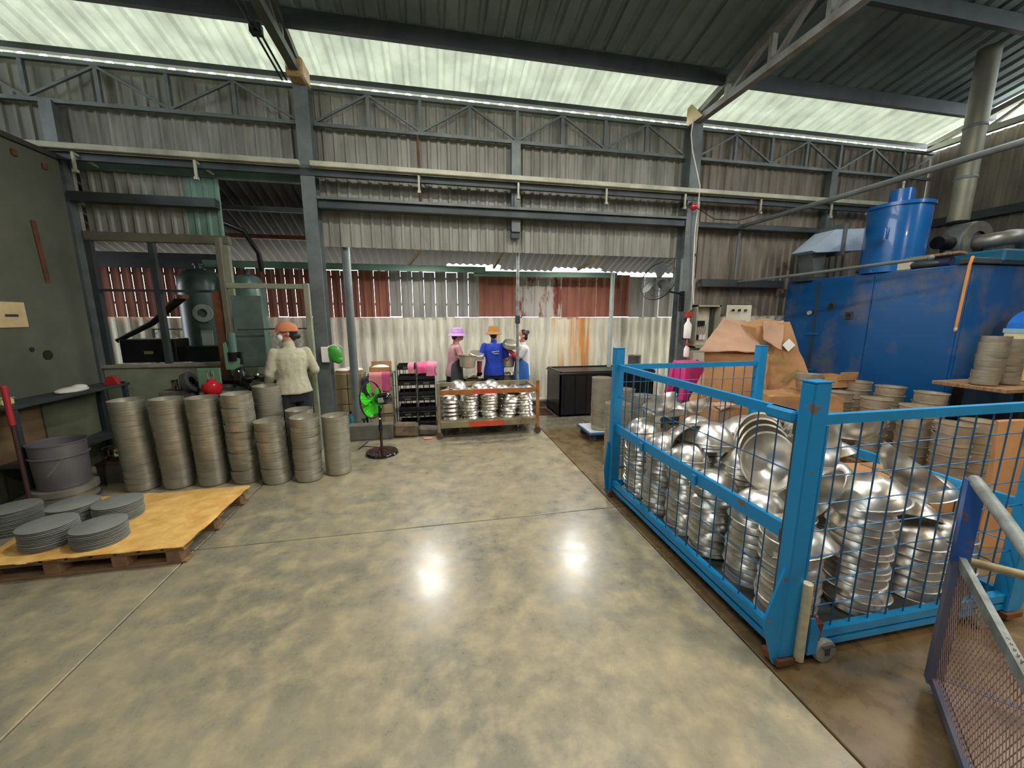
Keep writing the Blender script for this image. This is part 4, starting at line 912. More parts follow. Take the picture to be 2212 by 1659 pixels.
for k in range(6):
    c2_, r2_ = k % 2, k//2
    b_ = thing('tan_carton', f'tan carton, {["lower","middle","upper"][r2_]} {["left","right"][c2_]} of the pile right of the left column', 'box', (-1.52+c2_*.222,6.0,.172+r2_*.235), 0)
    MB().box((0,0,0),(.215,.33,.228), ch=.006).build('carton_body', mat('olive_tan_card', (158,144,108), .8, 0, .2, 5), b_, 0); MB().box((.08,-.002,0),(.13,.331,.2285)).build('tape', mat('tan_tape', (150,128,90)), b_, 0)
ws = thing('white_bag_heap', 'white plastic bags heaped on the tan cartons', 'bag', (-1.3,6.15,.878)); m = MB(); m.ell((-.08,0,.03),(.10,.1,.03)); m.ell((.1,.02,.03),(.11,.08,.032)); m.ell((0,.03,.045),(.06,.06,.03)); m.build('bag', WHITE, ws)
MB().box((-.2,-.1,-.001),(.2,.1,.006)).build('sheet', CARD, ws, 0)
tq = thing('teal_bottle', 'small teal bottle on the dark stand before the tan cartons', 'bottle', (-1.27,5.94,.0)); MB().lathe([(0,0),(.035,0),(.04,.01),(.04,.2),(.015,.25),(.015,.28),(0,.28)], 16).build('bottle_body', mat('teal_plastic', (40,150,160), .3), tq); MB().lathe([(0,.28),(.018,.28),(.018,.31),(0,.31)], 14).build('cap', BLACK, tq)
pr_ = thing('pink_rag', 'pink rag lying on the wet floor left of the rusty trolley', 'rag', (-.14,5.36,0)); m = MB(); m.ell((0,0,.008),(.07,.05,.012)); m.build('rag', PK3, pr_)
# black tank on the right and things on it
bt = thing('black_tub_tank', 'long low black plastic tank in front of the stained cement wall', 'tank', (2.06,6.15,0))
TW_, TD_, TH_ = 1.75, .75, .78
m = MB()
for a, b in (((0,0),(TW_,.03)),((0,TD_-.03),(TW_,TD_)),((0,0),(.03,TD_)),((TW_-.03,0),(TW_,TD_))): m.box((a[0],a[1],0),(b[0],b[1],TH_))
m.box((0,0,0),(TW_,TD_,.03)); m.build('tank_body', BLACK, bt, 0)
MB().box((-.02,-.02,TH_-.06),(TW_+.02,TD_+.02,TH_-.02), ch=.008).build('rim_band', BLACK, bt, 0)
MB().box((.03,.03,TH_-.12),(TW_-.03,TD_-.03,TH_-.10)).build('inner_cover', mat('dark_cover', (60,62,64), .5), bt, 0)
for k in range(9): MB().box((.08+k*.2,-.022,.03),(.11+k*.2,-.0,TH_-.06)).build('rib', BLACK, bt, 0)
gc = thing('grey_cylinder', 'grey metal cylinder standing on the black tank beside the right column', 'cylinder', (3.5,6.3,.67)); MB().lathe(shell([(0,0),(.11,0),(.112,.02),(.112,.34),(.116,.345),(.116,.355)], .003), 28).build('body', mat('grey_cyl', (112,112,108), .5, .4, .15, 5), gc); MB().lathe([(.112,.05),(.116,.055),(.116,.065),(.112,.07)], 28).build('seam', STEELD, gc)
dg = thing('drain_grating', 'dark drain grating set in the wet floor by the black tank', 'grating', (1.55,6.3,0))
MB().box((0,0,.001),(.45,.5,.004)).build('channel', BLACK, dg, 0)
for k in range(8): MB().box((.02+k*.053,.01,.004),(.045+k*.053,.49,.014)).build('slat', RUST, dg, 0)
wpst = thing('white_pipe', 'white pipe lying along the foot of the stained cement wall', 'pipe', (1.4,7.08,.12)); MB().tube([(0,0,0),(1.6,0,0)], .035, 14).build('pipe_body', WHITE, wpst); MB().tube([(.75,0,0),(.83,0,0)], .042, 14).build('coupling', WHITE, wpst)
# ------------------------------------------------------------------ air tanks and machines behind the left opening
def airtank(x, y, r, h, m, lab, z=0):
    t = thing('air_tank', lab, 'tank', (x,y,z))
    MB().lathe([(0,.12),(r*.6,.13),(r*.92,.2),(r,.3),(r,h-.25),(r*.93,h-.12),(r*.7,h-.03),(r*.3,h),(0,h)], 36).build('shell', m, t)
    for k in range(3): a = k*2.1+.5; MB().box((r*.75*math.cos(a)-.03,r*.75*math.sin(a)-.03,0),(r*.75*math.cos(a)+.03,r*.75*math.sin(a)+.03,.26)).build('foot', m, t, 0)
    MB().lathe([(0,h-.01),(.05,h-.01),(.05,h+.05),(.07,h+.05),(.07,h+.07),(0,h+.07)], 18).build('top_flange', STEELD, t)
    return t
at1 = airtank(-3.22,6.35,.27,2.36,TANKG,'dark green upright air tank seen through the left opening')
MB().lathe([(.06,0),(.12,0),(.12,.03),(.06,.03)], 26, M=Matrix.Translation((.12,-.262,1.75)) @ Matrix.Rotation(PI/2,4,'X')).build('round_badge', mat('pale_badge', (150,160,150), .6), at1)
MB().box((.06,-.272,1.3),(.2,-.262,1.52)).build('data_plate', mat('pale_badge', (150,160,150)), at1, 0)
airtank(-2.64,6.4,.21,2.3,TANKL,'grey green upright air tank behind the inner post')
MB().tube([(-2.44,6.4,2.36),(-2.42,6.3,2.6),(-2.5,6.1,2.85),(-2.9,5.9,3.0)], .035, 10).build('hose', BLACK, thing('black_hose', 'black hose rising from the grey green air tank to the lean-to roof', 'hose'))
bp = thing('pipe_brace', 'thick dark inclined pipe crossing the left window opening', 'pipe'); MB().tube([(-3.95,5.78,1.40),(-3.55,5.8,1.62),(-3.2,5.85,1.95)], [.03,.035,.05], 10).build('pipe_body', BLACKM, bp); MB().lathe([(0,0),(.07,0),(.07,.05),(0,.05)], 16, c=(-3.2,5.85,1.93)).build('valve', RUST, bp)
bx = thing('black_machine_box', 'low black machine box on the sill below the left opening', 'machine', (-3.9,5.72,1.12)); MB().box((0,0,0),(.62,.3,.30), ch=.012).build('housing', BLACKM, bx, 0); MB().box((.62,.02,0),(1.3,.28,.20), ch=.01).build('motor_base', BLACKM, bx, 0); MB().box((.26,-.003,.11),(.36,0,.15)).build('plate', mat('brass_plate', (150,140,90), .4, .5), bx, 0)
MB().tube([(.15,-.06,.0),(.16,-.08,-.3)], .02, 8).build('cable', BLACK, bx)
# inner frame
fr = thing('steel_gantry', 'olive grey steel frame standing behind the polishing worker', 'frame', (-2.4,5.2,0))
MB().box((-.03,-.03,0),(.03,.03,2.6), ch=.005).build('upright', mat('olive_grey_beam', (112,110,92)), fr, 0); MB().box((.86,-.03,0),(.92,.03,2.1), ch=.005).build('upright', SILLM, fr, 0)
MB().box((.03,-.025,2.03),(.86,.025,2.09), ch=.005).build('crossbar', SILLM, fr, 0); MB().tube([(.10,-.03,1.55),(.7,-.03,1.56)], .008, 8).build('thin_rod', STEELD, fr)
MB().box((-.14,.0,.9),(-.03,.02,2.0)).build('rusty_sheet', RUST, fr, 0)
MB().box((.04,.03,1.1),(.36,.04,1.95)).build('dull_green_panel', mat('green_panel', (88,108,98), .6, 0, .25, 4), fr, 0)
wm = thing('wire_mesh_screen', 'diamond wire mesh screen behind the left opening', 'screen', (-4.3,7.0,.9)); m = MB()
for k in range(-6, 26):
    a0, a1 = k*.1, k*.1+.6
    for sg_ in (1,-1):
        xa, xb = (max(a0,0), min(a1,2.35)) 
        if xb <= xa: continue
        za, zb_ = (xa-a0), (xb-a0)
        if sg_ < 0: za, zb_ = .6-za, .6-zb_
        m.tube([(xa,0,za),(xb,0,zb_)], .003, 4)
o = m.build('wire_mesh', mat('light_wire', (170,165,150), .4, .5), wm, 0); o['kind'] = 'stuff'
MB().box((0,-.01,.6),(2.35,.01,.62)).build('top_bar', STEELD, wm, 0)
for x_ in (0,1.17,2.33): MB().box((x_,-.012,-.9),(x_+.025,.012,.62)).build('stay', STEELD, wm, 0); MB().box((0,-.01,-.02),(2.35,.01,0)).build('bottom_bar', STEELD, wm, 0)
# polishing machine with numbered plate
pm = thing('polishing_machine', 'green and black polishing machine marked 10 in front of the capped worker', 'machine', (-2.45,5.0,0))
MB().box((-.20,-.12,.0),(.28,.14,.86), ch=.015).build('pedestal', MACHG, pm, 0)
pnl = MB().box((-.17,-.145,.90),(.06,-.12,1.13), ch=.01).build('control_panel', MACHG, pm, 0)
text('10', .085, (-.045,-.147,1.07), (R(90),0,0), mat('dark_print', (70,60,50)), pnl)
MB().prism([(0,0),(.14,0),(.16,.12),(.07,.16),(.03,.32),(0,.30)], .05, Matrix.Translation((.08,0,1.10)) @ Matrix.Rotation(PI/2,4,'X')).build('arm_bracket', MACHG, pm, 0)
MB().tube([(.16,-.02,1.30),(.16,-.02,1.52)], .045, 16).build('cylinder', mat('machine_teal', (96,128,118), .35, .3), pm)
MB().tube([(.16,-.02,1.20),(.16,-.02,1.30)], .055, 16).build('collar', BLACKM, pm)
MB().tube([(.24,-.03,1.16),(.24,-.03,1.30)], .02, 10).build('piston', BLACKM, pm)
MB().tube([(-.18,-.05,.98),(.30,-.05,.98),(.34,-.05,.98)], [.05,.05,.03], 18).build('motor', BLACKM, pm)
MB().lathe([(0,0),(.12,0),(.13,.02),(.13,.05),(.1,.07),(0,.07)], 28, M=Matrix.Translation((.22,-.08,1.0)) @ Matrix.Rotation(R(80),4,'Y')).build('spindle_head', mat('gloss_black', (20,20,22)), pm)
MB().lathe([(.06,0),(.10,-.01),(.12,.0),(.12,.06),(.10,.07),(.06,.06)], 28, M=Matrix.Translation((-.30,-.1,.96)) @ Matrix.Rotation(R(70),4,'Y')).build('grinding_wheel', mat('grey_wheel', (62,64,60), .8), pm)
MB().lathe(shell([(0,0),(.07,0),(.10,.03),(.11,.06)], .003), 30, M=Matrix.Translation((.46,-.06,.96)) @ Matrix.Rotation(R(14),4,'Y')).build('workpiece_bowl', STAIN, pm)
MB().box((.3,-.1,.0),(.58,.12,.90), ch=.02).build('cast_base', BLACKM, pm, 0)
MB().tube([(.35,-.06,1.0),(.56,-.06,1.01)], .025, 12).build('spindle', STAIN, pm)
MB().box((.52,-.12,.90),(.60,-.02,.97), ch=.02).build('tool_rest', BLACKM, pm, 0)
rb = thing('red_jug', 'round translucent red jug hanging before the green machine panel', 'jug', (-2.42,4.72,.86)); MB().lathe([(0,0),(.07,0),(.09,.03),(.095,.08),(.085,.12),(.04,.14),(.038,.17),(0,.17)], 26).build('jug_body', mat('clear_red', (205,36,44), .15, 0, .1, 5, coat=.5), rb)
for s_ in (-1,1): MB().tube([(s_*.025,0,.16),(s_*.03,0,.23),(s_*.015,0,.26)], .006, 8).build('hook', TROLY, rb)
rbs = thing('jug_stand', 'narrow dark stand under the red jug', 'stand', (-2.42,4.72,0)); MB().box((-.1,-.1,.83),(.1,.1,.855)).build('top', BLACKM, rbs, 0); MB().tube([(0,0,.0),(0,0,.83)], .03, 12).build('column', BLACKM, rbs); MB().box((-.13,-.13,0),(.13,.13,.015)).build('foot', BLACKM, rbs, 0)
sp = thing('steel_pot', 'small shiny steel pot on the sill left of the red jug', 'pot', (-2.84,4.95,.89)); MB().lathe(shell([(0,0),(.07,0),(.085,.02),(.088,.1),(.095,.105)], .003), 28).build('body', STAIN, sp); MB().tube([(.085,0,.08),(.13,0,.085),(.13,0,.05),(.087,0,.04)], .005, 6).build('handle', STAIN, sp)
spb = thing('side_cabinet', 'dark low cabinet under the small shiny steel pot', 'cabinet', (-2.84,4.97,0)); MB().box((-.18,-.12,0),(.15,.14,.885), ch=.01).build('cabinet_body', CONC, spb, 0); MB().box((-.15,-.128,.1),(.12,-.12,.8)).build('door', SILLM, spb, 0)
gb = thing('green_bag', 'green plastic bag tied on the left column behind the worker', 'bag', (-1.27,5.32,1.22)); m = Fig(); m.ell((0,0,0),(.085,.05,.11)); m.ell((.03,0,-.07),(.06,.045,.05)); m.ell((-.03,.0,.07),(.06,.04,.04)); o = m.done('bag_body', mat('green_plastic', (62,160,52), .35, 0, .15, 8), gb, .01, 1)
MB().tube([(-.09,.03,.1),(0,.06,.13),(.09,.03,.09)], .005, 6).build('tie', WHITE, gb); wb_ = MB().box((-.17,-.01,-.1),(-.075,.02,.1), ch=.02).build('white_bag_side', WHITE, gb, 0)
# ------------------------------------------------------------------ right half: wall fan, switch box, siren
wf = thing('wall_fan', 'dark hanging wall fan mounted on the right column', 'fan', (3.30,5.15,2.08))
hd_ = Matrix.Translation((-.10,0,.10)) @ Matrix.Rotation(R(25),4,'Z') @ Matrix.Rotation(R(-72),4,'Y')
def P2(m, nm, mt, a=40, par=None): return MB().add([hd_ @ Vector(v) for v in m.v], m.f).build(nm, mt, par or wf, a)
cgm = MB()
for k in range(36):
    a = 2*PI*k/36; c_, s_ = math.cos(a), math.sin(a)
    cgm.tube([(.06*c_,.06*s_,.0),(.16*c_,.16*s_,.0),(.27*c_,.27*s_,.05),(.28*c_,.28*s_,.07)], .0016, 5)
    cgm.tube([(.04*c_,.04*s_,.14),(.18*c_,.18*s_,.13),(.27*c_,.27*s_,.09),(.28*c_,.28*s_,.07)], .0016, 5)
for r_ in (.12,.2,.275): cgm.lathe([(r_,.0 if r_ < .25 else .06),(r_+.004,.002 if r_ < .25 else .06),(r_,.006 if r_ < .25 else .08)], 40)
o = P2(cgm, 'guard', STEELD); o['kind'] = 'stuff'
P2(MB().lathe([(0,-.15),(.05,-.145),(.065,-.12),(.065,-.03),(.05,0),(0,0)], 22), 'motor_housing', BLACKM)
for k in range(3):
    m = MB(); vs = []; fs = []
    for i in range(6):
        r_ = .03+.22*i/5; wd = .45*math.sin(.5+2.0*i/5)
        for j in range(5):
            a = 2*PI*k/3+(j/4-.5)*2*wd; vs.append((r_*math.cos(a), r_*math.sin(a), .045+.045*j/4))
    for i in range(5):
        for j in range(4): q = i*5+j; fs.append((q,q+1,q+6,q+5))
    n_ = len(vs); vs += [(x,y,z+.002) for x,y,z in vs]; fs += [tuple(n_+v for v in f[::-1]) for f in fs]
    P2(MB().add(vs, fs), 'blade', STEELD)
MB().tube([(.02,0,.08),(.1,.05,-.02),(.36,.16,-.04)], .014, 10).build('bracket_arm', BLACKM, wf); MB().box((.34,.12,-.30),(.40,.20,.0), ch=.02).build('bracket_plate', BLACKM, wf, 0)
eb = thing('switch_box', 'open grey electrical switch box with white door hung right of the column', 'box', (3.98,5.36,1.22))
m = MB(); m.box((0,0,0),(.025,.17,.66)); m.box((.40,0,0),(.425,.17,.66)); m.box((0,0,0),(.425,.17,.025)); m.box((0,0,.635),(.425,.17,.66)); m.box((0,.155,0),(.425,.17,.66)); m.build('cabinet_shell', mat('switchbox_grey', (168,166,144), .5), eb, 0)
MB().box((.03,.13,.03),(.395,.15,.63)).build('mounting_plate', mat('off_white', (214,208,184), .6), eb, 0)
for k in range(3): MB().box((.09+k*.06,.09,.12),(.135+k*.06,.13,.20), ch=.004).build('breaker', WHITE if k else BLACK, eb, 0)
MB().box((.08,.1,.34),(.24,.13,.42), ch=.005).build('contactor', BLACK, eb, 0)
MB().box((.33,.08,.04),(.37,.13,.62)).build('cable_duct', STEELD, eb, 0)
for k in range(5): MB().tube([(.10+k*.03,.09,.20),(.10+k*.035,.085,.28),(.12+k*.03,.1,.35)], .004, 5).build('lead', BLACK, eb)
dr = MB().box((.44,-.10,.0),(.86,-.085,.66), rot=(0,0,-.06), ch=.004).build('door', mat('off_white_door', (226,220,196), .45), eb, 0); MB().box((.445,-.106,-.008),(.87,-.094,.668), rot=(0,0,-.06)).build('door_frame', BLACK, eb, 0)
dr.location = (0,-.02,0)
for k in range(3): MB().tube([(.52+k*.11,-.14,.58),(.52+k*.11,-.11,.58)], .018, 12).build('push_button', BLACK if k < 2 else RUST, dr)
eb2 = thing('lower_switch_box', 'lower grey control box below the open switch box', 'box', (3.9,5.3,.72)); MB().box((0,0,0),(.5,.2,.46), ch=.01).build('housing', mat('switchbox_grey', (168,166,144)), eb2, 0); MB().box((.03,-.004,.03),(.47,0,.43)).build('front', mat('off_white', (214,208,184)), eb2, 0); MB().box((.09,-.02,.2),(.12,-.004,.32)).build('handle', BLACK, eb2, 0)
fe = thing('white_bottle_holder', 'white detergent bottle with red cap fixed beside the right column', 'bottle', (3.76,5.24,1.38)); MB().lathe([(0,0),(.05,0),(.055,.02),(.055,.2),(.02,.26),(.02,.3),(0,.3)], 20).build('bottle', WHITE, fe); MB().box((-.05,-.03,.31),(.05,.03,.40), ch=.01).build('red_cap', mat('red_plastic', (178,40,34)), fe, 0); MB().box((-.06,.04,-.02),(.06,.06,.3)).build('wall_plate', STEELD, fe, 0)
fe2 = thing('small_white_sprayer', 'small white spray bottle with red nozzle below the white bottle', 'bottle', (3.74,5.2,1.10)); MB().lathe([(0,0),(.035,0),(.04,.02),(.04,.12),(.018,.17),(0,.17)], 18).build('bottle', WHITE, fe2); MB().box((-.02,-.05,.17),(.02,.02,.21), ch=.006).build('nozzle', mat('red_plastic', (178,40,34)), fe2, 0)
sr = thing('red_siren', 'small red siren light on the right column', 'siren', (3.72,5.26,3.26)); MB().ell((0,0,0),(.055,.055,.05)).build('dome', mat('siren_red', (190,24,34), .2, 0, .05, 3, coat=1), sr); MB().box((-.04,-.02,.03),(.04,.08,.07), ch=.006).build('base', STEELD, sr, 0)
wc = thing('white_cable', 'white cable drooping from the roof gusset down the right column', 'cable'); MB().tube([(3.62,5.28,4.40),(3.60,5.27,4.2),(3.63,5.26,4.0),(3.72,5.26,3.75),(3.80,5.27,3.55),(3.82,5.30,3.4),(3.82,5.33,2.9),(3.86,5.35,2.2),(3.9,5.34,1.9)], .009, 6).build('cable_run', WHITE, wc)
cdt = thing('cream_conduit', 'cream conduit running down the right column', 'conduit', (3.90,5.40,1.8)); MB().tube([(0,0,0),(0,0,1.7)], .018, 10).build('pipe', CREAM, cdt); MB().box((-.03,-.02,.8),(.03,.02,.84)).build('clip', STEELD, cdt, 0)
# magenta stool upside on a small table
ms = thing('magenta_stool', 'magenta plastic stool on the far side of the cage', 'stool', (3.66,5.0,.52))
MB().box((-.17,-.17,.46),(.17,.17,.54), ch=.03).build('seat', MAG, ms, 0)
for xx in (-1,1):
    for yy in (-1,1): MB().bar((xx*.19,yy*.19,0),(xx*.14,yy*.14,.47), .09, .09).build('leg', MAG, ms, 0)
for a_ in range(4):
    MB().prism([(-.185,.06),(-.11,.06),(-.07,.16),(.07,.16),(.11,.06),(.185,.06),(.165,.48),(-.165,.48)], .012, Matrix.Rotation(a_*PI/2,4,'Z') @ Matrix.Translation((0,-.165,0)) @ Matrix.Rotation(PI/2,4,'X')).build('side_panel', MAG, ms, 0)
st2 = thing('grey_stand', 'grey stand carrying the magenta stool', 'stand', (3.66,5.0,0)); MB().box((-.26,-.24,.48),(.26,.24,.52)).build('top', STEEL, st2, 0)
for xx in (-1,1):
    for yy in (-1,1): MB().box((xx*.23-.02,yy*.21-.02,0),(xx*.23+.02,yy*.21+.02,.48)).build('leg', STEELD, st2, 0)
# ------------------------------------------------------------------ cartons
def hexa(p, n=7, amp=.02, seed=0, m=None, name='carton_body', parent=None):
    """trilinear block from 8 corners (x fastest, then y, then z), crumpled by noise"""
    p = [Vector(v) for v in p]; mb = MB(); idx = {}; vs = []; fs = []
    def pt(i, j, k):
        if (i,j,k) in idx: return idx[(i,j,k)]
        u, v, w = i/n, j/n, k/n
        q = Vector()
        for c in range(8):
            a = (u if c & 1 else 1-u)*(v if c & 2 else 1-v)*(w if c & 4 else 1-w); q += p[c]*a
        nn = noise.noise_vector((q.x*4+seed, q.y*4, q.z*4)); q += Vector(nn)*amp + Vector(noise.noise_vector((q.x*13, q.y*13+seed, q.z*13)))*amp*.35
        idx[(i,j,k)] = len(vs); vs.append(q); return idx[(i,j,k)]
    for a in range(n):
        for b in range(n):
            fs.append((pt(a,b,0),pt(a,b+1,0),pt(a+1,b+1,0),pt(a+1,b,0))); fs.append((pt(a,b,n),pt(a+1,b,n),pt(a+1,b+1,n),pt(a,b+1,n)))
            fs.append((pt(a,0,b),pt(a+1,0,b),pt(a+1,0,b+1),pt(a,0,b+1))); fs.append((pt(a,n,b),pt(a,n,b+1),pt(a+1,n,b+1),pt(a+1,n,b)))
            fs.append((pt(0,a,b),pt(0,a,b+1),pt(0,a+1,b+1),pt(0,a+1,b))); fs.append((pt(n,a,b),pt(n,a+1,b),pt(n,a+1,b+1),pt(n,a,b+1)))
    mb.add(vs, fs); return mb.build(name, m, parent, 25)
ca = thing('large_carton', 'large slumped brown carton with torn flap left of the taller one', 'box')
hexa([(3.28,4.05,.45),(3.98,3.95,.45),(3.35,4.6,.45),(4.05,4.55,.45),(3.14,4.05,1.28),(3.98,3.95,1.24),(3.85,4.62,1.50),(4.10,4.6,1.55)], 9, .03, 3, CARD, 'carton_body', ca)
hexa([(3.04,3.99,1.30),(3.86,3.92,1.28),(3.74,4.5,1.66),(4.08,4.5,1.66),(3.04,3.99,1.312),(3.86,3.92,1.292),(3.74,4.5,1.672),(4.08,4.5,1.672)], 7, .025, 8, mat('pinkish_cardboard', (180,144,116), .8, 0, .15, 3), 'torn_flap', ca)
cb_ = thing('large_carton', 'tall leaning brown carton with a white diamond label by the blue oven', 'box')
hexa([(4.05,4.02,.45),(4.75,3.78,.45),(4.15,4.6,.45),(4.86,4.45,.45),(3.88,4.10,1.58),(4.26,4.02,1.66),(3.95,4.55,1.60),(4.36,4.5,1.68)], 10, .03, 21, CARD, 'carton_body', cb_)
lm = MB(); lm.box((-.055,-.003,-.055),(.055,.003,.055), rot=(0,PI/4,0)); o = lm.build('diamond_label', WHITE, cb_, 0); o.location = (4.24,3.955,1.36); o.rotation_euler = (-.1,0,-.25)
for k, (x, z, l_, a) in enumerate(((4.12,1.18,.16,.2),(4.30,.98,.22,-.7))):
    o = MB().box((-l_/2,-.003,-.018),(l_/2,.003,.018)).build('green_print', mat('olive_green_print', (136,134,72), .8), cb_, 0); o.location = (x,3.945+k*-.02,z); o.rotation_euler = (-.08,a,-.25)
hexa([(3.9,3.98,1.42),(4.12,3.93,1.30),(3.96,4.1,1.64),(4.22,4.06,1.66),(3.9,3.97,1.43),(4.12,3.92,1.31),(3.96,4.09,1.65),(4.22,4.05,1.67)], 5, .03, 30, mat('pinkish_cardboard', (180,144,116)), 'torn_flap', cb_)
cs2 = thing('carton_base', 'brown cardboard-covered pallet load under the two large cartons', 'box')
hexa([(3.3,3.9,.0),(4.62,3.75,.0),(3.35,4.7,.0),(4.62,4.6,.0),(3.3,3.9,.44),(4.62,3.75,.44),(3.35,4.7,.44),(4.62,4.6,.44)], 8, .015, 5, CARD, 'carton_body', cs2)
MB().box((3.6,3.86,.0),(3.66,3.9,.44)).build('tape', mat('tan_tape', (150,128,90)), cs2, 0)
wx = thing('film_wrapped_box', 'brown box wrapped in shiny film in front of the large cartons', 'box')
hexa([(3.52,3.42,.0),(4.32,3.30,.0),(3.55,3.74,.0),(4.40,3.62,.0),(3.50,3.42,.86),(4.34,3.30,.85),(3.55,3.74,.88),(4.40,3.62,.86)], 10, .03, 12, CARDW, 'box_body', wx)
MB().box((3.9,3.325,.1),(3.96,3.345,.84), rot=(0,0,-.14)).build('tape', mat('tan_tape', (150,128,90)), wx, 0)
bx3 = thing('small_torn_box', 'small torn brown box seen through the far wires of the cage', 'box')
hexa([(3.0,3.55,.0),(3.42,3.5,.0),(3.02,3.85,.0),(3.44,3.85,.0),(2.98,3.55,.70),(3.44,3.5,.72),(3.02,3.85,.73),(3.44,3.85,.70)], 7, .03, 41, CARD, 'box_body', bx3)
hexa([(3.0,3.5,.72),(3.3,3.46,.80),(3.04,3.7,.74),(3.3,3.7,.76),(3.0,3.5,.73),(3.3,3.46,.81),(3.04,3.7,.75),(3.3,3.7,.77)], 4, .04, 44, mat('pinkish_cardboard', (180,144,116)), 'torn_flap', bx3)
rr2 = random.Random(9)
stack(pan_me, 'pan', 'pan, {o} of the short tilted pile on the film wrapped box', 'pan', 'pans on the film wrapped box', 4.12, 3.52, .90, 4, .03, inv=False, lean=(-.008,0), wob=.003, tilt=.05, s=.95, rnd=rr2)
bx4 = thing('open_tan_box', 'open tan carton standing on the rear pots right of the near cage post', 'box', (4.60,3.78,.83)); m = MB()
m.box((0,0,0),(.5,.3,.008)); m.box((0,0,0),(.5,.008,.14)); m.box((0,.292,0),(.5,.3,.14)); m.box((0,0,0),(.008,.3,.14)); m.box((.492,0,0),(.5,.3,.14)); m.build('box_body', CARD, bx4, 0); MB().box((.24,-.02,.10),(.5,-.008,.20), rot=(.15,0,0)).build('flap', CARD, bx4, 0)
# ------------------------------------------------------------------ blue oven with cylinder, ducts, blower
ov = thing('blue_oven', 'huge blue painted curing oven filling the right side', 'oven', (5.62,3.2,0))
OL, OW, OH = 2.2, 2.5, 2.26
MB().box((0,0,.05),(OW,OL,OH), ch=.015).build('body', OVEN, ov, 0)
MB().box((0,0,0),(OW,OL,.05)).build('plinth', STEELD, ov, 0)
for k, (y0, y1) in enumerate(((.02,.90),(.92,1.64),(1.66,2.18))): MB().box((-.012,y0,.12),(.0,y1,OH-.04), ch=.003).build('side_panel', OVEN, ov, 0)
for k in range(2): MB().box((.02+k*1.24,-.012,.12),(1.22+k*1.24,.0,OH-.04), ch=.003).build('front_panel', OVEN, ov, 0)
MB().box((-.02,1.63,.3),(-.010,1.665,OH-.05)).build('seam_strip', STEELD, ov, 0)
for y, z in ((1.42,1.86),(1.16,1.72)):
    q = MB().box((-.03,y-.05,z-.05),(-.012,y+.05,z+.05), ch=.004).build('gauge_box', STEELD, ov, 0); MB().tube([(-.034,y,z),(-.03,y,z)], .03, 14).build('dial', BLACK, q)
h_ = MB().tube([(-.03,1.72,1.76),(-.06,1.72,1.76)], .03, 14).build('door_knob', CREAM, ov)
for z in (1.45,.9): MB().box((-.03,1.55,z-.02),(-.012,1.78,z+.02), ch=.004).build('hinge', OVEN2, ov, 0)
MB().box((-.03,-.03,OH),(OW,.1,OH+.06), ch=.008).build('roof_lip', STEELD, ov, 0)
MB().box((.35,-.05,OH+.02),(OW,.5,OH+.16), ch=.02).build('top_duct', mat('teal_duct', (24,92,120), .4), ov, 0)
hs = thing('orange_hose', 'orange strap hanging down the near corner of the blue oven', 'strap', (5.56,3.17,2.3)); MB().tube([(.08,.04,.0),(0,0,.02),(-.02,-.0,-.06),(-.03,-.0,-.35),(-.04,-.0,-.72)], .014, 8).build('strap_body', mat('orange_tan', (206,140,72), .6), hs); MB().ell((-.04,0,-.73),(.016,.016,.03)).build('strap_end', CREAM, hs)
cy = thing('blue_cylinder', 'upright glossy blue cylinder with a small blue cap on top of the oven', 'cylinder', (5.88,4.15,2.262))
MB().lathe([(0,0),(.31,0),(.31,.79),(.33,.79),(.33,.83),(0,.83)], 48).build('shell', OVEN2, cy)
MB().lathe([(0,.83),(.12,.83),(.12,1.02),(.0,1.02)], 28).build('cap_cylinder', OVEN2, cy); MB().lathe([(0,1.02),(.012,1.02),(.012,1.1),(.02,1.11),(0,1.14)], 12).build('nipple', CREAM, cy)
for a in (-2.75,.1): MB().prism([(0,0),(.08,.0),(.08,.12),(.04,.14)], .01, Matrix.Translation((.32*math.cos(a),.32*math.sin(a),.4)) @ Matrix.Rotation(a,4,'Z') @ Matrix.Rotation(PI/2,4,'X')).build('lifting_lug', OVEN2, cy, 0)
du = thing('sky_blue_duct', 'pale blue sheet duct tapering left of the glossy blue cylinder', 'duct', (5.72,5.28,2.26)); du.scale = (1.12,.8,1.12)
m = MB(); m.prism([(-.20,.36),(.15,.64),(.72,.68),(.72,.40),(-.12,.34)], .42, Matrix.Rotation(PI/2,4,'X')); m.build('duct_body', mat('pale_sky_blue_paint', (196,216,236), .4, .0, .12, 4), du, 0)
MB().box((.26,-.45,.32),(.31,.03,.72)).build('flange', STEEL, du, 0)
MB().prism([(0,.02),(.14,.02),(.14,.36),(-.1,.36)], .3, Matrix.Rotation(PI/2,4,'X')).build('elbow', STEEL, du, 0)
MB().box((-.16,-.4,-.02),(.2,.0,.03)).build('collar', STEELD, du, 0)
bl = thing('snail_blower', 'grey snail shaped blower with round duct on the oven roof', 'blower', (6.95,3.9,2.265)); bl.scale = (.85,.85,.85)
BG = mat('blower_grey', (92,98,98), .45, .3, .15, 4)
R90 = Matrix.Rotation(PI/2,4,'X')
MB().lathe([(0,-.12),(.22,-.12),(.30,-.12),(.31,-.1),(.31,.1),(.30,.12),(0,.12)], 40, M=Matrix.Translation((-.25,.05,.42)) @ R90).build('casing', BG, bl)
MB().lathe([(.16,.12),(.3,.12),(.3,.15),(.16,.15)], 40, M=Matrix.Translation((-.25,.05,.42)) @ R90).build('ring', GALV, bl)
pts = [(-.25,-.05,.42),(-.25,-.3,.42),(-.05,-.38,.47),(.15,-.38,.44),(.24,-.36,.3),(.26,-.36,.05)]
el = MB(); P_ = [Vector(p_) for p_ in pts]; sm_ = []
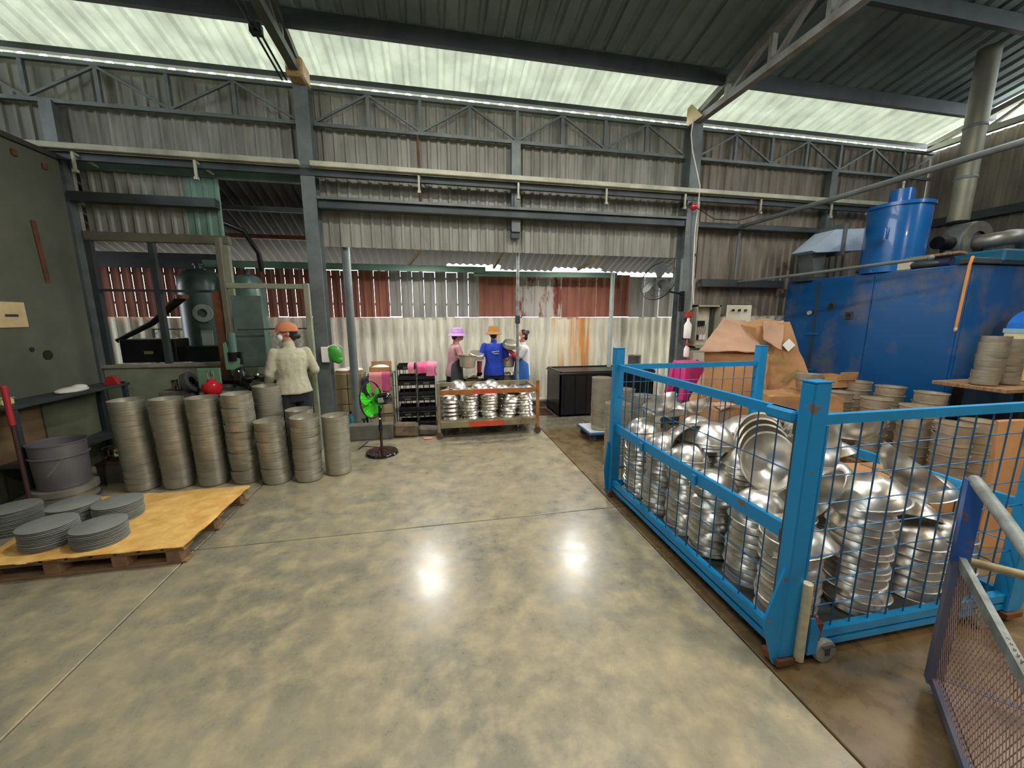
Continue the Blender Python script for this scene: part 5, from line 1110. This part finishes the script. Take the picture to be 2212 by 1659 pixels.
for i in range(len(P_)-1):
    for k in range(3): sm_.append(P_[i].lerp(P_[i+1], k/3))
sm_.append(P_[-1])
for _ in range(2): sm_ = [sm_[0]]+[(sm_[i-1]+sm_[i]*2+sm_[i+1])/4 for i in range(1,len(sm_)-1)]+[sm_[-1]]
el.tube(sm_, [.10+(.006 if i % 2 else 0) for i in range(len(sm_))], 24); el.build('elbow_duct', GALV, bl, 50)
MB().box((-.4,-.1,0),(-.1,.25,.12)).build('foot', STEELD, bl, 0); MB().tube([(-.55,.05,.42),(-.80,.05,.42)], .09, 18).build('motor', BLACKM, bl)
ch = thing('chimney_duct', 'tall olive grey round duct rising from the blower through the roof', 'duct', (6.72,4.05,2.92)); MB().tube([(0,0,-.0),(0,0,.9),(0,0,rz(4.05)-2.98)], .105, 28).build('duct_body', mat('olive_grey_duct', (128,128,110), .5, .3, .15, 3), ch)
for z in (.5,1.1): MB().lathe([(.105,z),(.112,z+.01),(.112,z+.03),(.105,z+.04)], 28).build('joint_band', STEEL, ch)
sc = thing('scrap_boards', 'dusty boards and rags lying along the oven roof edge', 'boards', (5.66,3.3,2.262)); MB().box((0,.5,0),(.10,.95,.1), rot=(0,0,.1), ch=.01).build('board', mat('dusty_white_board', (190,184,160), .8), sc, 0); MB().box((.05,.05,.12),(.16,.8,.15), rot=(0,.1,-.08), ch=.008).build('board', WOOD, sc, 0)
MB().ell((.08,1.0,.05),(.1,.16,.05)).build('rag', STEELD, sc); MB().ell((.1,.4,.05),(.09,.2,.05)).build('rag', STEELD, sc); MB().tube([(.1,.15,.06),(.1,.38,.06)], .05, 14).build('can', mat('navy_can', (50,54,90), .4), sc)
jar = thing('white_jar', 'small cream jar on the oven roof left of the blower', 'jar', (6.1,3.72,2.262)); MB().lathe([(0,0),(.04,0),(.05,.04),(.05,.12),(.03,.17),(.03,.2),(0,.2)], 18).build('jar_body', CREAM, jar); MB().lathe([(0,.2),(.034,.2),(.034,.22),(0,.22)], 16).build('lid', STEELD, jar)
# pipes running toward the viewer on the right
pa = thing('long_pipe', 'long grey pipe running from the wall beam toward the viewer above the oven', 'pipe'); MB().tube([(4.72,5.5,3.08),(4.72,1.2,3.10)], .03, 12).build('pipe_body', STEEL, pa)
MB().tube([(4.72,5.5,3.1),(4.72,5.5,2.24)], .022, 12).build('drop_pipe', STEEL, pa); MB().tube([(4.72,5.5,3.0),(4.72,5.5,3.16)], .035, 12).build('elbow', STEEL, pa)
pb_ = thing('lower_pipe', 'lower grey pipe passing before the blue cylinder', 'pipe'); MB().tube([(4.72,5.5,2.24),(4.95,4.6,2.27),(5.2,3.3,2.32)], .02, 12).build('pipe_body', STEEL, pb_); MB().ell((5.2,3.3,2.32),(.03,.03,.03)).build('end_cap', STEEL, pb_)
hc_ = thing('hanging_cord', 'thin dark cord sagging from the siren along the cream rail', 'cord'); MB().tube([(3.8,5.3,3.26),(4.1,5.3,3.12),(4.5,5.3,3.12),(4.8,5.3,3.2),(5.0,5.3,3.36)], .006, 6).build('cord_run', BLACK, hc_)
# ------------------------------------------------------------------ right edge: board with coils, cream box, red strap
tb2 = thing('board_table', 'wooden board on a dark stand at the right edge carrying pan piles', 'table', (5.22,2.55,0))
MB().box((0,0,.99),(1.5,.56,1.03), ch=.005).build('board', WOOD, tb2, 0)
for xx in (.3,1.3):
    for yy in (.05,.5): MB().box((xx-.03,yy-.03,0),(xx+.03,yy+.03,.99)).build('leg', BLACKM, tb2, 0)
MB().box((.2,.02,.6),(1.4,.54,.64)).build('stand_shelf', BLACKM, tb2, 0)
for k, (x, n, w, ln) in enumerate(((5.35,15,'left',(.003,0)),(5.62,14,'right',(0,0)))):
    stack(pan_me, 'pan', f'grey pan, {{o}} of the {w} pile on the wooden board', 'pan', f'pans in the {w} pile on the wooden board', x, 2.78, 1.032, n, .030, inv=False, lean=ln, wob=.006, tilt=.04, s=.74, rnd=rr2)
cbx = thing('cream_blue_box', 'cream box with domed bright blue top behind the right pan pile', 'box', (6.02,2.84,1.032)); MB().box((0,0,0),(.6,.22,.52), ch=.01).build('box_body', mat('cream_box', (222,206,160), .6), cbx, 0)
pts = [(0,0)]+[(.3-.3*math.cos(PI*k/10), .20*math.sin(PI*k/10)) for k in range(1,10)]+[(.6,0)]
MB().prism(pts, .2, Matrix.Translation((0,.21,.54)) @ Matrix.Rotation(PI/2,4,'X')).build('domed_lid', mat('bright_blue_plastic', (22,104,196), .4), cbx, 0)
MB().box((-.005,-.005,.50),(.605,.225,.545)).build('pale_band', mat('pale_band_blue', (150,190,200), .5), cbx, 0)
rdp = thing('red_barrier', 'red plastic handle bar rising at the right picture edge', 'barrier', (4.35,1.72,0)); MB().bar((.0,.0,.02),(.0,.0,1.0), .05, .05).build('post', BLACKM, rdp, 0); MB().bar((-.03,.0,.98),(.16,.0,1.36), .06, .09).build('grip', mat('red_grip', (214,44,70), .4), rdp, 0)
# ------------------------------------------------------------------ foreground trolley at the right edge
ft = thing('mesh_trolley', 'worn blue trolley with grey pipe handles and expanded mesh sides in the right foreground', 'trolley', (2.20,1.10,0), math.atan2(-.29,-.32))
# own space: +x runs toward the viewer-left along the mesh side, +y to the right
BP = chip('worn_blue_post', (28,86,160), (98,84,100), .58, 14)
BP2 = mat('worn_dusty_blue_post', (84,100,128), .6, .1, .3, 12, col2=(116,98,96))
MB().bar((0,0,.64),(-.02,0,1.02), .05, .05).build('upper_post', BP, ft, 0); MB().bar((0,0,.04),(0,0,.66), .05, .05).build('lower_post', BP2, ft, 0)
MB().tube([(-.03,0,1.02),(.28,0,.985),(.75,.0,.92)], .022, 14).build('handle_pipe', PIPEG, ft)
MB().tube([(0,0,.665),(0,.75,.665)], .018, 12).build('cross_pipe', mat('worn_cream_pipe', (180,164,126), .5, .2, .25, 14), ft)
MB().bar((0,.0,.665),(.80,.0,.60), .022, .045).build('side_rail', PIPEG, ft, 0)
MB().bar((0,0,.06),(.85,0,.06), .03, .04).build('bottom_rail', BP2, ft, 0); MB().bar((0,0,.06),(0,.75,.06), .03, .04).build('bottom_rail', BP2, ft, 0); MB().bar((0,.75,.04),(0,.75,1.02), .05, .05).build('upper_post', BP, ft, 0)
MB().box((.02,.02,.07),(.85,.75,.08)).build('deck_sheet', mat('pinkish_grey_sheet', (150,132,120), .5, .4, .2, 5), ft, 0)
m = MB(); hgt = .58
for k in range(-22, 34):
    for sg_ in (1,-1):
        x0 = k*.026; x1 = x0+hgt*.5; xa, xb = max(x0,0), min(x1,.84)
        if xb <= xa: continue
        za, zb_ = (xa-x0)/.5, (xb-x0)/.5
        if sg_ < 0: za, zb_ = hgt-za, hgt-zb_
        m.bar((xa,.002*sg_,.07+za),(xb,.002*sg_,.07+zb_), .0022, .0022)
o = m.build('side_mesh', mat('pinkish_mesh_wire', (168,140,128), .5, .4, .2, 9), ft, 0); o['kind'] = 'stuff'
for x in (.08,.78):
    for y in (.08,.67):
        wv = MB().lathe([(0,-.012),(.02,-.012),(.028,0),(.02,.012),(0,.012)], 18, M=R90, c=(x,y,.028)).build('caster_wheel', RUBBER, ft); MB().box((x-.02,y-.016,.028),(x+.02,y+.016,.045)).build('caster_fork', STEELD, wv, 0)

# two bare LED panels under the lean-to roof above the washing bay (their reflections lie on the aisle floor)
for k, x in enumerate((-.18, 2.42)):
    t = thing('panel_lamp', f'{["left","right"][k]} small panel lamp under the lean-to roof behind the corrugated sheets', 'lamp', (x,6.12,2.76)); MB().box((-.17,-.10,0),(.17,.10,.03), ch=.004).build('housing', WHITE, t, 0)
    MB().box((-.16,-.09,-.012),(.16,.09,0)).build('diffuser', emit('panel_white'+str(k), (1,.98,.93), 40), t, 0); MB().tube([(0,0,.03),(0,0,.20)], .008, 6).build('rod', STEELD, t)
    t.rotation_euler = (R(-15),0,0)
    ld = bpy.data.lights.new('panel_light', 'AREA'); ld.shape = 'RECTANGLE'; ld.size = .3; ld.size_y = .16; ld.energy = 17; ld.color = (1,.97,.9); link('panel_light', ld, t, (0,0,-.03))
for x, y, n, w in [(2.02,3.95,20,'left pile just past the far cage end'),(2.36,4.0,22,'right pile just past the far cage end')]:
    stack(pan_me, 'pan', f'dull pan, {{o}} of the {w}', 'pan', f'pans of the {w}', x, y, 0, n, .034, inv=False, wob=.004, tilt=.01, toplabel=f'top pan of the {w}', rnd=rr2)
lc = thing('leaning_carton', 'flattened brown carton leaning at the right edge behind the cage', 'box'); hexa([(3.95,1.9,.0),(4.5,1.75,.0),(4.05,2.0,.0),(4.6,1.9,.0),(4.15,2.02,.92),(4.6,1.9,.95),(4.2,2.06,.92),(4.65,1.95,.95)], 7, .015, 60, CARD, 'carton_body', lc); MB().box((4.3,1.86,.3),(4.36,1.88,.9), rot=(-.2,0,0)).build('tape', mat('tan_tape', (150,128,90)), lc, 0)
lc2 = thing('flat_carton', 'low flat brown carton on the floor before the grey pot columns', 'box'); hexa([(3.55,2.1,.0),(4.2,2.05,.0),(3.6,2.75,.0),(4.3,2.7,.0),(3.55,2.1,.34),(4.2,2.05,.33),(3.6,2.75,.35),(4.3,2.7,.34)], 7, .015, 63, CARD, 'carton_body', lc2); MB().box((3.85,2.05,.343),(3.91,2.7,.352)).build('tape', mat('tan_tape', (150,128,90)), lc2, 0)
